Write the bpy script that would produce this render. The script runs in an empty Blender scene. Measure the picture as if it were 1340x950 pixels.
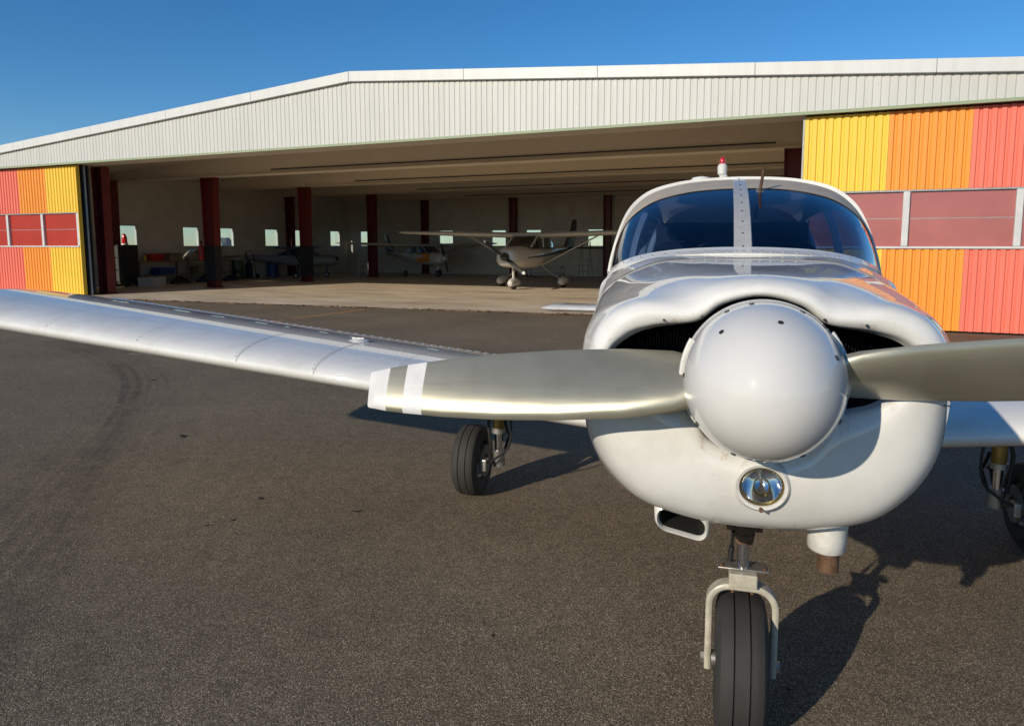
import bpy, bmesh, math, random
import numpy as np
from mathutils import Vector, Matrix
random.seed(7)
R = math.radians
SC = bpy.context.scene
COL = SC.collection

# ------------------------------------------------------------------ camera
cam = bpy.data.cameras.new('camera'); cam_o = bpy.data.objects.new('camera', cam); COL.objects.link(cam_o)
cam.sensor_fit = 'HORIZONTAL'; cam.sensor_width = 36.0
cam.lens = 924.8 / 1340 * 36
cam.shift_x = (670 - 683) / 1340
cam.shift_y = -(475 - 425.7) / 1340
cam.clip_start = 0.05; cam.clip_end = 5000
cam_o.location = (0, 0, 1.572)
cam_o.rotation_euler = (R(90 - 6.478), 0, 0)
SC.camera = cam_o
# ------------------------------------------------------------------ world, sun, exposure
SUN_AZ, SUN_EL = 42.5, 21.3          # light travels toward this azimuth (from +Y to +X)
w = bpy.data.worlds.new('World'); SC.world = w; w.use_nodes = True
nt = w.node_tree; bg = nt.nodes['Background']
sky = nt.nodes.new('ShaderNodeTexSky'); sky.sky_type = 'NISHITA'; sky.sun_disc = False
sky.sun_elevation = R(SUN_EL); sky.sun_rotation = R(180 + SUN_AZ)
sky.altitude = 400; sky.air_density = 1.0; sky.dust_density = 0.1; sky.ozone_density = 5.0
hs = nt.nodes.new('ShaderNodeHueSaturation'); hs.inputs['Saturation'].default_value = 1.2
nt.links.new(sky.outputs[0], hs.inputs['Color']); nt.links.new(hs.outputs[0], bg.inputs[0]); bg.inputs[1].default_value = 0.116
sl = bpy.data.lights.new('sun', 'SUN'); sl.energy = 3.9; sl.angle = R(0.53); sl.color = (1.0, 0.89, 0.73)
so = bpy.data.objects.new('sun', sl); COL.objects.link(so)
d = Vector((math.sin(R(SUN_AZ)) * math.cos(R(SUN_EL)), math.cos(R(SUN_AZ)) * math.cos(R(SUN_EL)), -math.sin(R(SUN_EL))))
so.rotation_euler = d.to_track_quat('-Z', 'Y').to_euler(); so.location = (-20, -20, 20)
SC.view_settings.view_transform = 'Standard'; SC.view_settings.look = 'None'
SC.view_settings.exposure = 0.0; SC.view_settings.gamma = 1.0; SC.view_settings.use_curve_mapping = False
SC.render.engine = 'CYCLES'
SC.cycles.use_denoising = True
SC.cycles.max_bounces = 10; SC.cycles.diffuse_bounces = 6; SC.cycles.glossy_bounces = 5
SC.cycles.transparent_max_bounces = 12; SC.cycles.transmission_bounces = 6
SC.cycles.caustics_reflective = False; SC.cycles.caustics_refractive = False
SC.cycles.sample_clamp_indirect = 8

# ------------------------------------------------------------------ materials
def new_mat(name):
    m = bpy.data.materials.new(name); m.use_nodes = True
    return m, m.node_tree, m.node_tree.nodes['Principled BSDF']
def mat(name, col, rough=0.5, metal=0.0, coat=0.0, coat_rough=0.03, var=0.0, scale=6.0, bump=0.0, bscale=60.0, rvar=0.0, streak=None, dirt=None, spec=None):
    m, t, p = new_mat(name)
    p.inputs['Base Color'].default_value = (*col, 1); p.inputs['Roughness'].default_value = rough
    p.inputs['Metallic'].default_value = metal
    p.inputs['Coat Weight'].default_value = coat; p.inputs['Coat Roughness'].default_value = coat_rough
    if spec is not None: p.inputs['Specular IOR Level'].default_value = spec
    tc = t.nodes.new('ShaderNodeTexCoord'); out = tc.outputs['Object']
    if streak:
        mp = t.nodes.new('ShaderNodeMapping'); mp.inputs['Scale'].default_value = streak
        t.links.new(out, mp.inputs[0]); out = mp.outputs[0]
    if var or rvar:
        n = t.nodes.new('ShaderNodeTexNoise'); n.inputs['Scale'].default_value = scale; n.inputs['Detail'].default_value = 6
        n.inputs['Roughness'].default_value = 0.62
        t.links.new(out, n.inputs['Vector'])
        if var:
            r = t.nodes.new('ShaderNodeValToRGB'); r.color_ramp.elements[0].position = .3; r.color_ramp.elements[1].position = .72
            lo = dirt if dirt else tuple(max(0, c * (1 - var)) for c in col); hi = tuple(min(1, c * (1 + var * .6)) for c in col)
            r.color_ramp.elements[0].color = (*lo, 1); r.color_ramp.elements[1].color = (*hi, 1)
            t.links.new(n.outputs['Fac'], r.inputs[0]); t.links.new(r.outputs[0], p.inputs['Base Color'])
        if rvar:
            mr = t.nodes.new('ShaderNodeMapRange'); mr.inputs['To Min'].default_value = max(0.02, rough - rvar); mr.inputs['To Max'].default_value = rough + rvar
            t.links.new(n.outputs['Fac'], mr.inputs[0]); t.links.new(mr.outputs[0], p.inputs['Roughness'])
    if bump:
        n2 = t.nodes.new('ShaderNodeTexNoise'); n2.inputs['Scale'].default_value = bscale; n2.inputs['Detail'].default_value = 4
        t.links.new(out, n2.inputs['Vector'])
        b = t.nodes.new('ShaderNodeBump'); b.inputs['Strength'].default_value = bump; b.inputs['Distance'].default_value = 0.01
        t.links.new(n2.outputs['Fac'], b.inputs['Height']); t.links.new(b.outputs[0], p.inputs['Normal'])
    return m

M = {}
def air_paint():
    m, t, p = new_mat('aircraft_white'); L = t.links
    tc = t.nodes.new('ShaderNodeTexCoord')
    n = t.nodes.new('ShaderNodeTexNoise'); n.inputs['Scale'].default_value = 5; n.inputs['Detail'].default_value = 8; n.inputs['Roughness'].default_value = .7
    L.new(tc.outputs['Object'], n.inputs['Vector'])
    r = t.nodes.new('ShaderNodeValToRGB'); r.color_ramp.elements[0].position = .28; r.color_ramp.elements[1].position = .55
    r.color_ramp.elements[0].color = (.66, .645, .585, 1); r.color_ramp.elements[1].color = (.77, .76, .715, 1)
    L.new(n.outputs['Fac'], r.inputs[0])
    # small specks of grime and chipped paint
    v = t.nodes.new('ShaderNodeTexNoise'); v.inputs['Scale'].default_value = 130; v.inputs['Detail'].default_value = 3
    L.new(tc.outputs['Object'], v.inputs['Vector'])
    r2 = t.nodes.new('ShaderNodeValToRGB'); r2.color_ramp.elements[0].position = .70; r2.color_ramp.elements[1].position = .78
    r2.color_ramp.elements[0].color = (0, 0, 0, 1); r2.color_ramp.elements[1].color = (.45, .45, .45, 1)
    L.new(v.outputs['Fac'], r2.inputs[0])
    mx = t.nodes.new('ShaderNodeMixRGB'); mx.inputs[2].default_value = (.28, .24, .18, 1)
    L.new(r2.outputs[0], mx.inputs[0]); L.new(r.outputs[0], mx.inputs[1]); L.new(mx.outputs[0], p.inputs['Base Color'])
    p.inputs['Roughness'].default_value = .5; p.inputs['Specular IOR Level'].default_value = .25; p.inputs['Coat Weight'].default_value = 1.0; p.inputs['Coat Roughness'].default_value = .018; p.inputs['Coat IOR'].default_value = 1.55
    nb = t.nodes.new('ShaderNodeTexNoise'); nb.inputs['Scale'].default_value = 5; nb.inputs['Detail'].default_value = 3
    L.new(tc.outputs['Object'], nb.inputs['Vector'])
    b = t.nodes.new('ShaderNodeBump'); b.inputs['Strength'].default_value = .010; b.inputs['Distance'].default_value = .02
    L.new(nb.outputs['Fac'], b.inputs['Height']); L.new(b.outputs[0], p.inputs['Normal']); L.new(b.outputs[0], p.inputs['Coat Normal'])
    return m
M['white'] = air_paint()
def lip_paint():
    m = M['white'].copy(); m.name = 'aircraft_white_grimy_lip'; t = m.node_tree; L = t.links; p = t.nodes['Principled BSDF']
    src = p.inputs['Base Color'].links[0].from_socket
    tc = t.nodes.new('ShaderNodeTexCoord'); n = t.nodes.new('ShaderNodeTexNoise'); n.inputs['Scale'].default_value = 22; n.inputs['Detail'].default_value = 8; n.inputs['Roughness'].default_value = .75
    L.new(tc.outputs['Object'], n.inputs['Vector'])
    r = t.nodes.new('ShaderNodeValToRGB'); r.color_ramp.elements[0].position = .52; r.color_ramp.elements[1].position = .72; r.color_ramp.elements[1].color = (.7, .7, .7, 1); r.color_ramp.elements[0].color = (0, 0, 0, 1)
    L.new(n.outputs['Fac'], r.inputs[0]); mx = t.nodes.new('ShaderNodeMixRGB'); mx.inputs[2].default_value = (.36, .24, .12, 1)
    L.new(r.outputs[0], mx.inputs[0]); L.new(src, mx.inputs[1]); L.new(mx.outputs[0], p.inputs['Base Color']); return m
M['lip_dirty'] = lip_paint()
M['white_part'] = mat('aircraft_white_trim', (.70, .685, .63), .4, coat=.6, coat_rough=.1, var=.14, scale=40)
M['spinner'] = mat('spinner_white', (.68, .67, .635), .6, coat=1, coat_rough=.015, var=.05, scale=8, spec=.25)
def blade_mat():
    m, t, p = new_mat('blade_metal'); L = t.links
    tc = t.nodes.new('ShaderNodeTexCoord')
    mp = t.nodes.new('ShaderNodeMapping'); mp.inputs['Scale'].default_value = (3, 30, 55); L.new(tc.outputs['Object'], mp.inputs[0])
    n = t.nodes.new('ShaderNodeTexNoise'); n.inputs['Scale'].default_value = 2; n.inputs['Detail'].default_value = 8; L.new(mp.outputs[0], n.inputs['Vector'])
    n3 = t.nodes.new('ShaderNodeTexNoise'); n3.inputs['Scale'].default_value = 14; n3.inputs['Detail'].default_value = 6; L.new(tc.outputs['Object'], n3.inputs['Vector'])
    r = t.nodes.new('ShaderNodeValToRGB'); r.color_ramp.elements[0].position = .35; r.color_ramp.elements[1].position = .65
    r.color_ramp.elements[0].color = (.37, .35, .265, 1); r.color_ramp.elements[1].color = (.41, .39, .30, 1)
    L.new(n3.outputs['Fac'], r.inputs[0]); L.new(r.outputs[0], p.inputs['Base Color'])
    p.inputs['Metallic'].default_value = .6
    mr = t.nodes.new('ShaderNodeMapRange'); mr.inputs['To Min'].default_value = .28; mr.inputs['To Max'].default_value = .40
    L.new(n.outputs['Fac'], mr.inputs[0]); L.new(mr.outputs[0], p.inputs['Roughness'])
    b = t.nodes.new('ShaderNodeBump'); b.inputs['Strength'].default_value = .012; b.inputs['Distance'].default_value = .005
    L.new(n.outputs['Fac'], b.inputs['Height']); L.new(b.outputs[0], p.inputs['Normal'])
    return m
M['blade'] = blade_mat()
M['blade_white'] = mat('blade_stripe_white', (.72, .71, .68), .4, var=.12, scale=25)
M['tyre'] = mat('tyre_rubber', (.022, .021, .020), .75, var=.45, scale=18, bump=.25, bscale=220, dirt=(.034, .031, .027))
M['chrome'] = mat('chrome', (.72, .73, .76), .08, metal=1, rvar=.04)
M['steel'] = mat('dull_steel', (.42, .40, .36), .42, metal=.8, var=.3, scale=25, rvar=.1)
M['fork'] = mat('fork_paint', (.50, .46, .36), .42, var=.25, scale=30, coat=.3, coat_rough=.25)
M['rust'] = mat('rusty_steel', (.16, .085, .045), .75, metal=.3, var=.5, scale=40, bump=.3, bscale=150)
M['brass'] = mat('anodised_brass', (.30, .22, .07), .32, metal=.75, var=.3, scale=20)
M['black'] = mat('black_rubber', (.012, .012, .012), .6, var=.3, scale=30)
M['dark'] = mat('dark_inside', (.010, .009, .008), .8)
M['fin'] = mat('cooling_fin', (.035, .032, .028), .5, metal=.6, var=.4, scale=60)
M['seat'] = mat('seat_fabric', (.022, .022, .026), .85, var=.3, scale=30)
M['cabin_trim'] = mat('cabin_lining', (.05, .048, .045), .8, var=.2, scale=15)
M['trim_beige'] = mat('cabin_trim_beige', (.44, .375, .29), .6, var=.15, scale=12)
M['strip'] = mat('strip_grey', (.52, .51, .48), .38, metal=.25, var=.12, scale=30, coat=.3)
M['screw'] = mat('screw_head', (.06, .055, .05), .5, metal=.6)
M['red_lens'] = mat('red_lens', (.55, .012, .012), .15, coat=1)
M['seam'] = mat('panel_seam', (.25, .24, .22), .6)
M['rivet'] = mat('rivet_metal', (.42, .41, .38), .4, metal=.5)
def glass_mat(name, tint, boost=1.0, rough=0.01):
    m = bpy.data.materials.new(name); m.use_nodes = True; t = m.node_tree; t.nodes.clear(); L = t.links
    o = t.nodes.new('ShaderNodeOutputMaterial'); tr = t.nodes.new('ShaderNodeBsdfTransparent'); tr.inputs[0].default_value = (*tint, 1)
    g = t.nodes.new('ShaderNodeBsdfGlossy'); g.inputs['Roughness'].default_value = rough
    f = t.nodes.new('ShaderNodeFresnel')
    ge = t.nodes.new('ShaderNodeNewGeometry'); ir = t.nodes.new('ShaderNodeMapRange'); ir.inputs['To Min'].default_value = 1.5; ir.inputs['To Max'].default_value = 1 / 1.5
    L.new(ge.outputs['Backfacing'], ir.inputs[0]); L.new(ir.outputs[0], f.inputs[0])
    mu = t.nodes.new('ShaderNodeMath'); mu.operation = 'MULTIPLY'; mu.inputs[1].default_value = boost; mu.use_clamp = True
    mx = t.nodes.new('ShaderNodeMixShader'); L.new(f.outputs[0], mu.inputs[0]); L.new(mu.outputs[0], mx.inputs[0])
    L.new(tr.outputs[0], mx.inputs[1]); L.new(g.outputs[0], mx.inputs[2]); L.new(mx.outputs[0], o.inputs[0])
    return m
M['glass'] = glass_mat('windscreen_glass', (.56, .65, .80), 1.7)
M['pane'] = glass_mat('window_glass', (.86, .92, .92), 1.0)
M['lens'] = glass_mat('clear_lens', (.96, .96, .93), 1.6)
# hangar
def sheet_mat(name, col, dirt, rough=.5):
    m, t, p = new_mat(name); L = t.links
    tc = t.nodes.new('ShaderNodeTexCoord')
    mp = t.nodes.new('ShaderNodeMapping'); mp.inputs['Scale'].default_value = (2.2, 1, .22); L.new(tc.outputs['Object'], mp.inputs[0])
    n = t.nodes.new('ShaderNodeTexNoise'); n.inputs['Scale'].default_value = 2.4; n.inputs['Detail'].default_value = 8; n.inputs['Roughness'].default_value = .65; L.new(mp.outputs[0], n.inputs['Vector'])
    r = t.nodes.new('ShaderNodeValToRGB'); r.color_ramp.elements[0].position = .25; r.color_ramp.elements[1].position = .62
    r.color_ramp.elements[0].color = (*dirt, 1); r.color_ramp.elements[1].color = (*col, 1)
    L.new(n.outputs['Fac'], r.inputs[0]); L.new(r.outputs[0], p.inputs['Base Color'])
    p.inputs['Roughness'].default_value = rough
    return m
M['fascia'] = sheet_mat('fascia_white_sheet', (.60, .60, .555), (.54, .54, .49))
M['trim'] = sheet_mat('trim_white', (.70, .70, .665), (.62, .62, .58), .45)
M['yellow'] = sheet_mat('sheet_yellow', (.90, .60, .06), (.86, .55, .05))
M['orange'] = sheet_mat('sheet_orange', (.88, .335, .04), (.84, .30, .038))
M['red'] = sheet_mat('sheet_red', (.84, .20, .13), (.79, .175, .115))
M['frame_white'] = mat('frame_white', (.62, .62, .60), .5, var=.15, scale=4)
M['pane_reflect'] = mat('pane_red_reflect_tint', (.42, .13, .115), .28, var=.12, scale=1.2, coat=.5, coat_rough=.08)  # red pane made paler: reflected sky and ground brightness put into its colour
M['pane_red'] = mat('pane_red', (.42, .035, .018), .45, var=.12, scale=1.2, spec=.3)
M['wall'] = mat('inside_wall_white', (.68, .64, .57), .7, var=.16, scale=1.3)
M['ceil'] = mat('ceiling_panel', (.74, .67, .56), .7, var=.08, scale=1.0)
M['beam'] = mat('beam_cladding', (.80, .72, .60), .65, var=.06, scale=1.0)
M['redsteel'] = mat('column_red', (.14, .014, .013), .5, var=.25, scale=3)
M['blacksteel'] = mat('column_black', (.015, .015, .015), .5)
M['drip'] = mat('drip_green', (.30, .36, .22), .6)
M['door_edge'] = mat('door_edge_dark', (.05, .048, .045), .6)
M['greyst'] = mat('galvanised', (.35, .35, .34), .5, metal=.4, var=.2, scale=5)
def asphalt():
    m, t, p = new_mat('asphalt'); L = t.links
    tc = t.nodes.new('ShaderNodeTexCoord')
    def noise(s, det=3, ro=.6):
        n = t.nodes.new('ShaderNodeTexNoise'); n.inputs['Scale'].default_value = s; n.inputs['Detail'].default_value = det; n.inputs['Roughness'].default_value = ro
        L.new(tc.outputs['Object'], n.inputs['Vector']); return n
    vor = t.nodes.new('ShaderNodeTexVoronoi'); vor.inputs['Scale'].default_value = 300; L.new(tc.outputs['Object'], vor.inputs['Vector'])
    r = t.nodes.new('ShaderNodeValToRGB'); e = r.color_ramp.elements
    e[0].position = 0; e[0].color = (.072, .055, .035, 1); e[1].position = 1; e[1].color = (.60, .50, .38, 1)
    for q, c in ((.35, (.132, .103, .068)), (.6, (.182, .144, .096)), (.85, (.280, .225, .155))):
        x = e.new(q); x.color = (*c, 1)
    sep = t.nodes.new('ShaderNodeSeparateColor'); L.new(vor.outputs['Color'], sep.inputs[0]); L.new(sep.outputs[0], r.inputs[0])
    big = noise(.55, 7, .62)
    rb = t.nodes.new('ShaderNodeValToRGB'); rb.color_ramp.elements[0].position = .3; rb.color_ramp.elements[1].position = .7
    rb.color_ramp.elements[0].color = (.78, .77, .76, 1); rb.color_ramp.elements[1].color = (1.12, 1.10, 1.06, 1)
    L.new(big.outputs['Fac'], rb.inputs[0])
    mx = t.nodes.new('ShaderNodeMixRGB'); mx.blend_type = 'MULTIPLY'; mx.inputs[0].default_value = 1
    L.new(r.outputs[0], mx.inputs[1]); L.new(rb.outputs[0], mx.inputs[2])
    mid = noise(9, 5, .7)
    rm = t.nodes.new('ShaderNodeValToRGB'); rm.color_ramp.elements[0].position = .32; rm.color_ramp.elements[1].position = .66
    rm.color_ramp.elements[0].color = (.84, .84, .84, 1); rm.color_ramp.elements[1].color = (1.08, 1.08, 1.08, 1)
    L.new(mid.outputs['Fac'], rm.inputs[0])
    mx2 = t.nodes.new('ShaderNodeMixRGB'); mx2.blend_type = 'MULTIPLY'; mx2.inputs[0].default_value = 1
    L.new(mx.outputs[0], mx2.inputs[1]); L.new(rm.outputs[0], mx2.inputs[2])
    v2 = t.nodes.new('ShaderNodeTexVoronoi'); v2.inputs['Scale'].default_value = 14; L.new(tc.outputs['Object'], v2.inputs['Vector'])
    r2 = t.nodes.new('ShaderNodeValToRGB'); r2.color_ramp.elements[0].position = .045; r2.color_ramp.elements[1].position = .07
    r2.color_ramp.elements[0].color = (.8, .8, .8, 1); r2.color_ramp.elements[1].color = (0, 0, 0, 1); L.new(v2.outputs['Distance'], r2.inputs[0])
    ms = t.nodes.new('ShaderNodeMixRGB'); ms.inputs[2].default_value = (.50, .45, .38, 1); L.new(r2.outputs[0], ms.inputs[0]); L.new(mx2.outputs[0], ms.inputs[1])
    oil = noise(1.7, 3, .5); ro = t.nodes.new('ShaderNodeValToRGB'); ro.color_ramp.elements[0].position = .68; ro.color_ramp.elements[1].position = .80
    ro.color_ramp.elements[0].color = (1, 1, 1, 1); ro.color_ramp.elements[1].color = (.62, .62, .63, 1); L.new(oil.outputs['Fac'], ro.inputs[0])
    mo = t.nodes.new('ShaderNodeMixRGB'); mo.blend_type = 'MULTIPLY'; mo.inputs[0].default_value = 1; L.new(ms.outputs[0], mo.inputs[1]); L.new(ro.outputs[0], mo.inputs[2])
    L.new(mo.outputs[0], p.inputs['Base Color'])
    p.inputs['Roughness'].default_value = .85; p.inputs['Specular IOR Level'].default_value = .25
    b = t.nodes.new('ShaderNodeBump'); b.inputs['Strength'].default_value = .6; b.inputs['Distance'].default_value = .003
    L.new(vor.outputs['Distance'], b.inputs['Height']); b.invert = True
    L.new(b.outputs[0], p.inputs['Normal'])
    return m
M['asphalt'] = asphalt()
def concrete():
    m, t, p = new_mat('concrete_floor'); L = t.links
    tc = t.nodes.new('ShaderNodeTexCoord')
    mp = t.nodes.new('ShaderNodeMapping'); mp.inputs['Rotation'].default_value = (0, 0, .5); mp.inputs['Scale'].default_value = (.35, 1.2, 1); L.new(tc.outputs['Object'], mp.inputs[0])
    n = t.nodes.new('ShaderNodeTexNoise'); n.inputs['Scale'].default_value = 1.0; n.inputs['Detail'].default_value = 9; n.inputs['Roughness'].default_value = .68; L.new(mp.outputs[0], n.inputs['Vector'])
    r = t.nodes.new('ShaderNodeValToRGB'); r.color_ramp.elements[0].position = .33; r.color_ramp.elements[1].position = .66
    r.color_ramp.elements[0].color = (.42, .335, .225, 1); r.color_ramp.elements[1].color = (.78, .67, .51, 1)
    L.new(n.outputs['Fac'], r.inputs[0]); L.new(r.outputs[0], p.inputs['Base Color'])
    p.inputs['Roughness'].default_value = .6
    return m
M['concrete'] = concrete()
M['slab_edge'] = mat('slab_edge_dirty', (.15, .085, .045), .9, var=.5, scale=3)
def masked(name, col, scale, lo, hi, alpha=1.0, rough=.8):
    """worn paint or rubber smear: colour broken up by noise over what lies below"""
    m, t, p = new_mat(name); L = t.links
    p.inputs['Base Color'].default_value = (*col, 1); p.inputs['Roughness'].default_value = rough
    tc = t.nodes.new('ShaderNodeTexCoord'); n = t.nodes.new('ShaderNodeTexNoise'); n.inputs['Scale'].default_value = scale; n.inputs['Detail'].default_value = 7; n.inputs['Roughness'].default_value = .7
    L.new(tc.outputs['Object'], n.inputs['Vector'])
    mr = t.nodes.new('ShaderNodeMapRange'); mr.inputs['From Min'].default_value = lo; mr.inputs['From Max'].default_value = hi; mr.inputs['To Max'].default_value = alpha
    L.new(n.outputs['Fac'], mr.inputs[0]); L.new(mr.outputs[0], p.inputs['Alpha'])
    return m
M['line_orange'] = masked('worn_orange_paint', (.50, .24, .07), 25, .25, .45, 1.0)
M['line_white'] = masked('worn_white_paint', (.55, .50, .40), 18, .38, .6, .8)
M['skid'] = masked('rubber_smear', (.030, .025, .021), 3, .3, .8, .27)
M['skid_soft'] = masked('rubber_smear_soft', (.035, .029, .024), 4, .35, .85, .17)
M['leaf'] = mat('dry_leaf', (.10, .055, .022), .8, var=.4, scale=30)
M['leaf_dark'] = mat('dark_leaf', (.030, .024, .015), .8, var=.4, scale=30)

# ------------------------------------------------------------------ mesh helpers
def link(name, me, parent=None):
    o = bpy.data.objects.new(name, me); COL.objects.link(o)
    if parent is not None: o.parent = parent
    return o
def thing(name, label, cat, loc=(0, 0, 0), rz=0.0, group=None):
    o = link(name, None); o.location = loc; o.rotation_euler = (0, 0, rz); o.empty_display_size = .2
    tag(o, label, cat, group); return o
def tag(o, label=None, cat=None, group=None, kind=None):
    if label: o['label'] = label
    if cat: o['category'] = cat
    if group: o['group'] = group
    if kind: o['kind'] = kind
    return o
class MB:
    """collects pieces of ONE object"""
    def __init__(s): s.v = []; s.f = []; s.m = []; s.mats = []
    def _mi(s, m):
        if m not in s.mats: s.mats.append(m)
        return s.mats.index(m)
    def add(s, v, f, m=None):
        o = len(s.v); s.v += [tuple(float(c) for c in q) for q in v]; s.f += [tuple(i + o for i in q) for q in f]
        s.m += [s._mi(m) if m else 0] * len(f); return s
    def box(s, lo, hi, m=None):
        x0, y0, z0 = lo; x1, y1, z1 = hi
        v = [(x0, y0, z0), (x1, y0, z0), (x1, y1, z0), (x0, y1, z0), (x0, y0, z1), (x1, y0, z1), (x1, y1, z1), (x0, y1, z1)]
        return s.add(v, [(0, 3, 2, 1), (4, 5, 6, 7), (0, 1, 5, 4), (1, 2, 6, 5), (2, 3, 7, 6), (3, 0, 4, 7)], m)
    def cyl(s, a, b, r0, r1=None, n=16, m=None, cap=True):
        r1 = r0 if r1 is None else r1
        a = Vector(a); b = Vector(b); ax = (b - a).normalized(); u = ax.orthogonal().normalized(); w_ = ax.cross(u)
        v = []
        for c, r in ((a, r0), (b, r1)):
            for i in range(n):
                t = 2 * math.pi * i / n; v.append(c + (u * math.cos(t) + w_ * math.sin(t)) * r)
        f = [(i, (i + 1) % n, n + (i + 1) % n, n + i) for i in range(n)]
        if cap: f += [tuple(range(n))[::-1], tuple(range(n, 2 * n))]
        return s.add(v, f, m)
    def tube(s, pts, r, n=10, m=None, closed=False):
        pts = [Vector(p) for p in pts]; rings = []; up = None
        for i, p in enumerate(pts):
            a = pts[i - 1] if (i or closed) else p; b = pts[(i + 1) % len(pts)] if (i < len(pts) - 1 or closed) else p
            t = (b - a).normalized()
            if up is None: up = t.orthogonal().normalized()
            up = (up - t * up.dot(t)); up = up.normalized() if up.length > 1e-6 else t.orthogonal().normalized()
            w_ = t.cross(up); rr = r[i] if isinstance(r, (list, tuple)) else r
            rings.append([p + (up * math.cos(2 * math.pi * k / n) + w_ * math.sin(2 * math.pi * k / n)) * rr for k in range(n)])
        v = [q for g in rings for q in g]; f = []
        L_ = len(rings)
        for i in range(L_ if closed else L_ - 1):
            j = (i + 1) % L_
            for k in range(n): f.append((i * n + k, i * n + (k + 1) % n, j * n + (k + 1) % n, j * n + k))
        if not closed: f += [tuple(range(n))[::-1], tuple((L_ - 1) * n + k for k in range(n))]
        return s.add(v, f, m)
    def lathe(s, prof, origin, axis, n=40, m=None, closed=False):
        """prof: list of (along axis, radius)"""
        o = Vector(origin); ax = Vector(axis).normalized(); u = ax.orthogonal().normalized(); w_ = ax.cross(u); v = []
        for (h, r) in prof:
            for k in range(n):
                t = 2 * math.pi * k / n; v.append(o + ax * h + (u * math.cos(t) + w_ * math.sin(t)) * max(r, 1e-5))
        f = []; P = len(prof)
        for i in range(P if closed else P - 1):
            j = (i + 1) % P
            for k in range(n): f.append((i * n + k, i * n + (k + 1) % n, j * n + (k + 1) % n, j * n + k))
        return s.add(v, f, m)
    def rings(s, rings, m=None, cap0=False, cap1=False, closed=True, mats=None):
        n = len(rings[0]); v = [q for g in rings for q in g]; o = len(s.v)
        for i in range(len(rings) - 1):
            f = []
            for k in range(n if closed else n - 1): f.append((i * n + k, i * n + (k + 1) % n, (i + 1) * n + (k + 1) % n, (i + 1) * n + k))
            if i == 0: s.add(v, f, mats[i] if mats else m)
            else:
                s.f += [tuple(x + o for x in q) for q in f]; s.m += [s._mi(mats[i] if mats else m) if (mats or m) else 0] * len(f)
        if cap0: s.f.append(tuple(o + k for k in range(n))[::-1]); s.m.append(0)
        if cap1: s.f.append(tuple(o + (len(rings) - 1) * n + k for k in range(n))); s.m.append(s.m[-1])
        return s
    def build(s, name, material=None, parent=None, smooth=True, angle=35, bevel=0, sub=0, kind=None, label=None, fix=True):
        me = bpy.data.meshes.new(name); me.from_pydata(s.v, [], s.f); me.update()
        ms = s.mats if s.mats else [material]
        for q in ms: me.materials.append(q if q else material)
        if s.mats: me.polygons.foreach_set('material_index', s.m)
        if fix:
            b = bmesh.new(); b.from_mesh(me); bmesh.ops.recalc_face_normals(b, faces=b.faces); b.to_mesh(me); b.free()
        if smooth:
            me.polygons.foreach_set('use_smooth', [True] * len(me.polygons))
            try: me.set_sharp_from_angle(angle=R(angle))
            except Exception: pass
        o = link(name, me, parent)
        if bevel:
            bv = o.modifiers.new('bevel', 'BEVEL'); bv.width = bevel; bv.segments = 2; bv.limit_method = 'ANGLE'; bv.angle_limit = R(40)
        if sub:
            sb = o.modifiers.new('subdivision', 'SUBSURF'); sb.levels = sub; sb.render_levels = sub
        if kind: o['kind'] = kind
        if label: o['label'] = label
        return o
def crom(P, n, closed=False):
    """Catmull-Rom through points, n samples per span"""
    P = [np.array(p, float) for p in P]; N = len(P); out = []
    for i in range(N if closed else N - 1):
        if closed: a, b, c, e = P[i - 1], P[i], P[(i + 1) % N], P[(i + 2) % N]
        else:
            b, c = P[i], P[i + 1]; a = P[i - 1] if i > 0 else 2 * b - c; e = P[i + 2] if i + 2 < N else 2 * c - b
        for k in range(n):
            t = k / n; out.append(.5 * ((2 * b) + (c - a) * t + (2 * a - 5 * b + 4 * c - e) * t * t + (3 * b - a - 3 * c + e) * t ** 3))
    if not closed: out.append(P[-1])
    return out
def loft(stations, nr=8, ns=4, mirror=True):
    """stations: list of (Y or list of Y per control point, [(x,z) half outline, top to bottom])"""
    full = []
    for Y, half in stations:
        ys = Y if isinstance(Y, (list, tuple)) else [Y] * len(half)
        pts = [np.array((x, y, z)) for (x, z), y in zip(half, ys)]
        ring = pts + [np.array((-p[0], p[1], p[2])) for p in pts[-2:0:-1]]
        full.append(ring)
    nc = len(full[0]); cols = [crom([r[k] for r in full], ns) for k in range(nc)]
    rings = []
    for i in range(len(cols[0])): rings.append(crom([cols[k][i] for k in range(nc)], nr, closed=True))
    return rings

# ================================================================== SETTING: ground
g = MB(); S = 900
g.add([(-S, -S, 0), (S, -S, 0), (S, S, 0), (-S, S, 0)], [(0, 1, 2, 3)])
tag(g.build('ground', M['asphalt'], smooth=False), kind='structure')

HA = (-13.423, 21.702); HROT = R(-23.221)
hu = (math.cos(HROT), math.sin(HROT)); hn = (-math.sin(HROT), math.cos(HROT))
def H2W(u, n, z=0): return (HA[0] + hu[0] * u + hn[0] * n, HA[1] + hu[1] * u + hn[1] * n, z)

def flat_strip(name, pts, widths, material, z=.004, label=None):
    m = MB(); v = []
    pts = [Vector((p[0], p[1], 0)) for p in pts]
    for i, p in enumerate(pts):
        a = pts[max(i - 1, 0)]; b = pts[min(i + 1, len(pts) - 1)]; t = (b - a).normalized(); nrm = Vector((-t.y, t.x, 0))
        wd = widths[i] if isinstance(widths, (list, tuple)) else widths
        v += [(*(p + nrm * wd / 2).xy, z), (*(p - nrm * wd / 2).xy, z)]
    m.add(v, [(2 * i, 2 * i + 1, 2 * i + 3, 2 * i + 2) for i in range(len(pts) - 1)])
    o = m.build(name, material, smooth=False); tag(o, label, kind='structure'); return o
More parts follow.
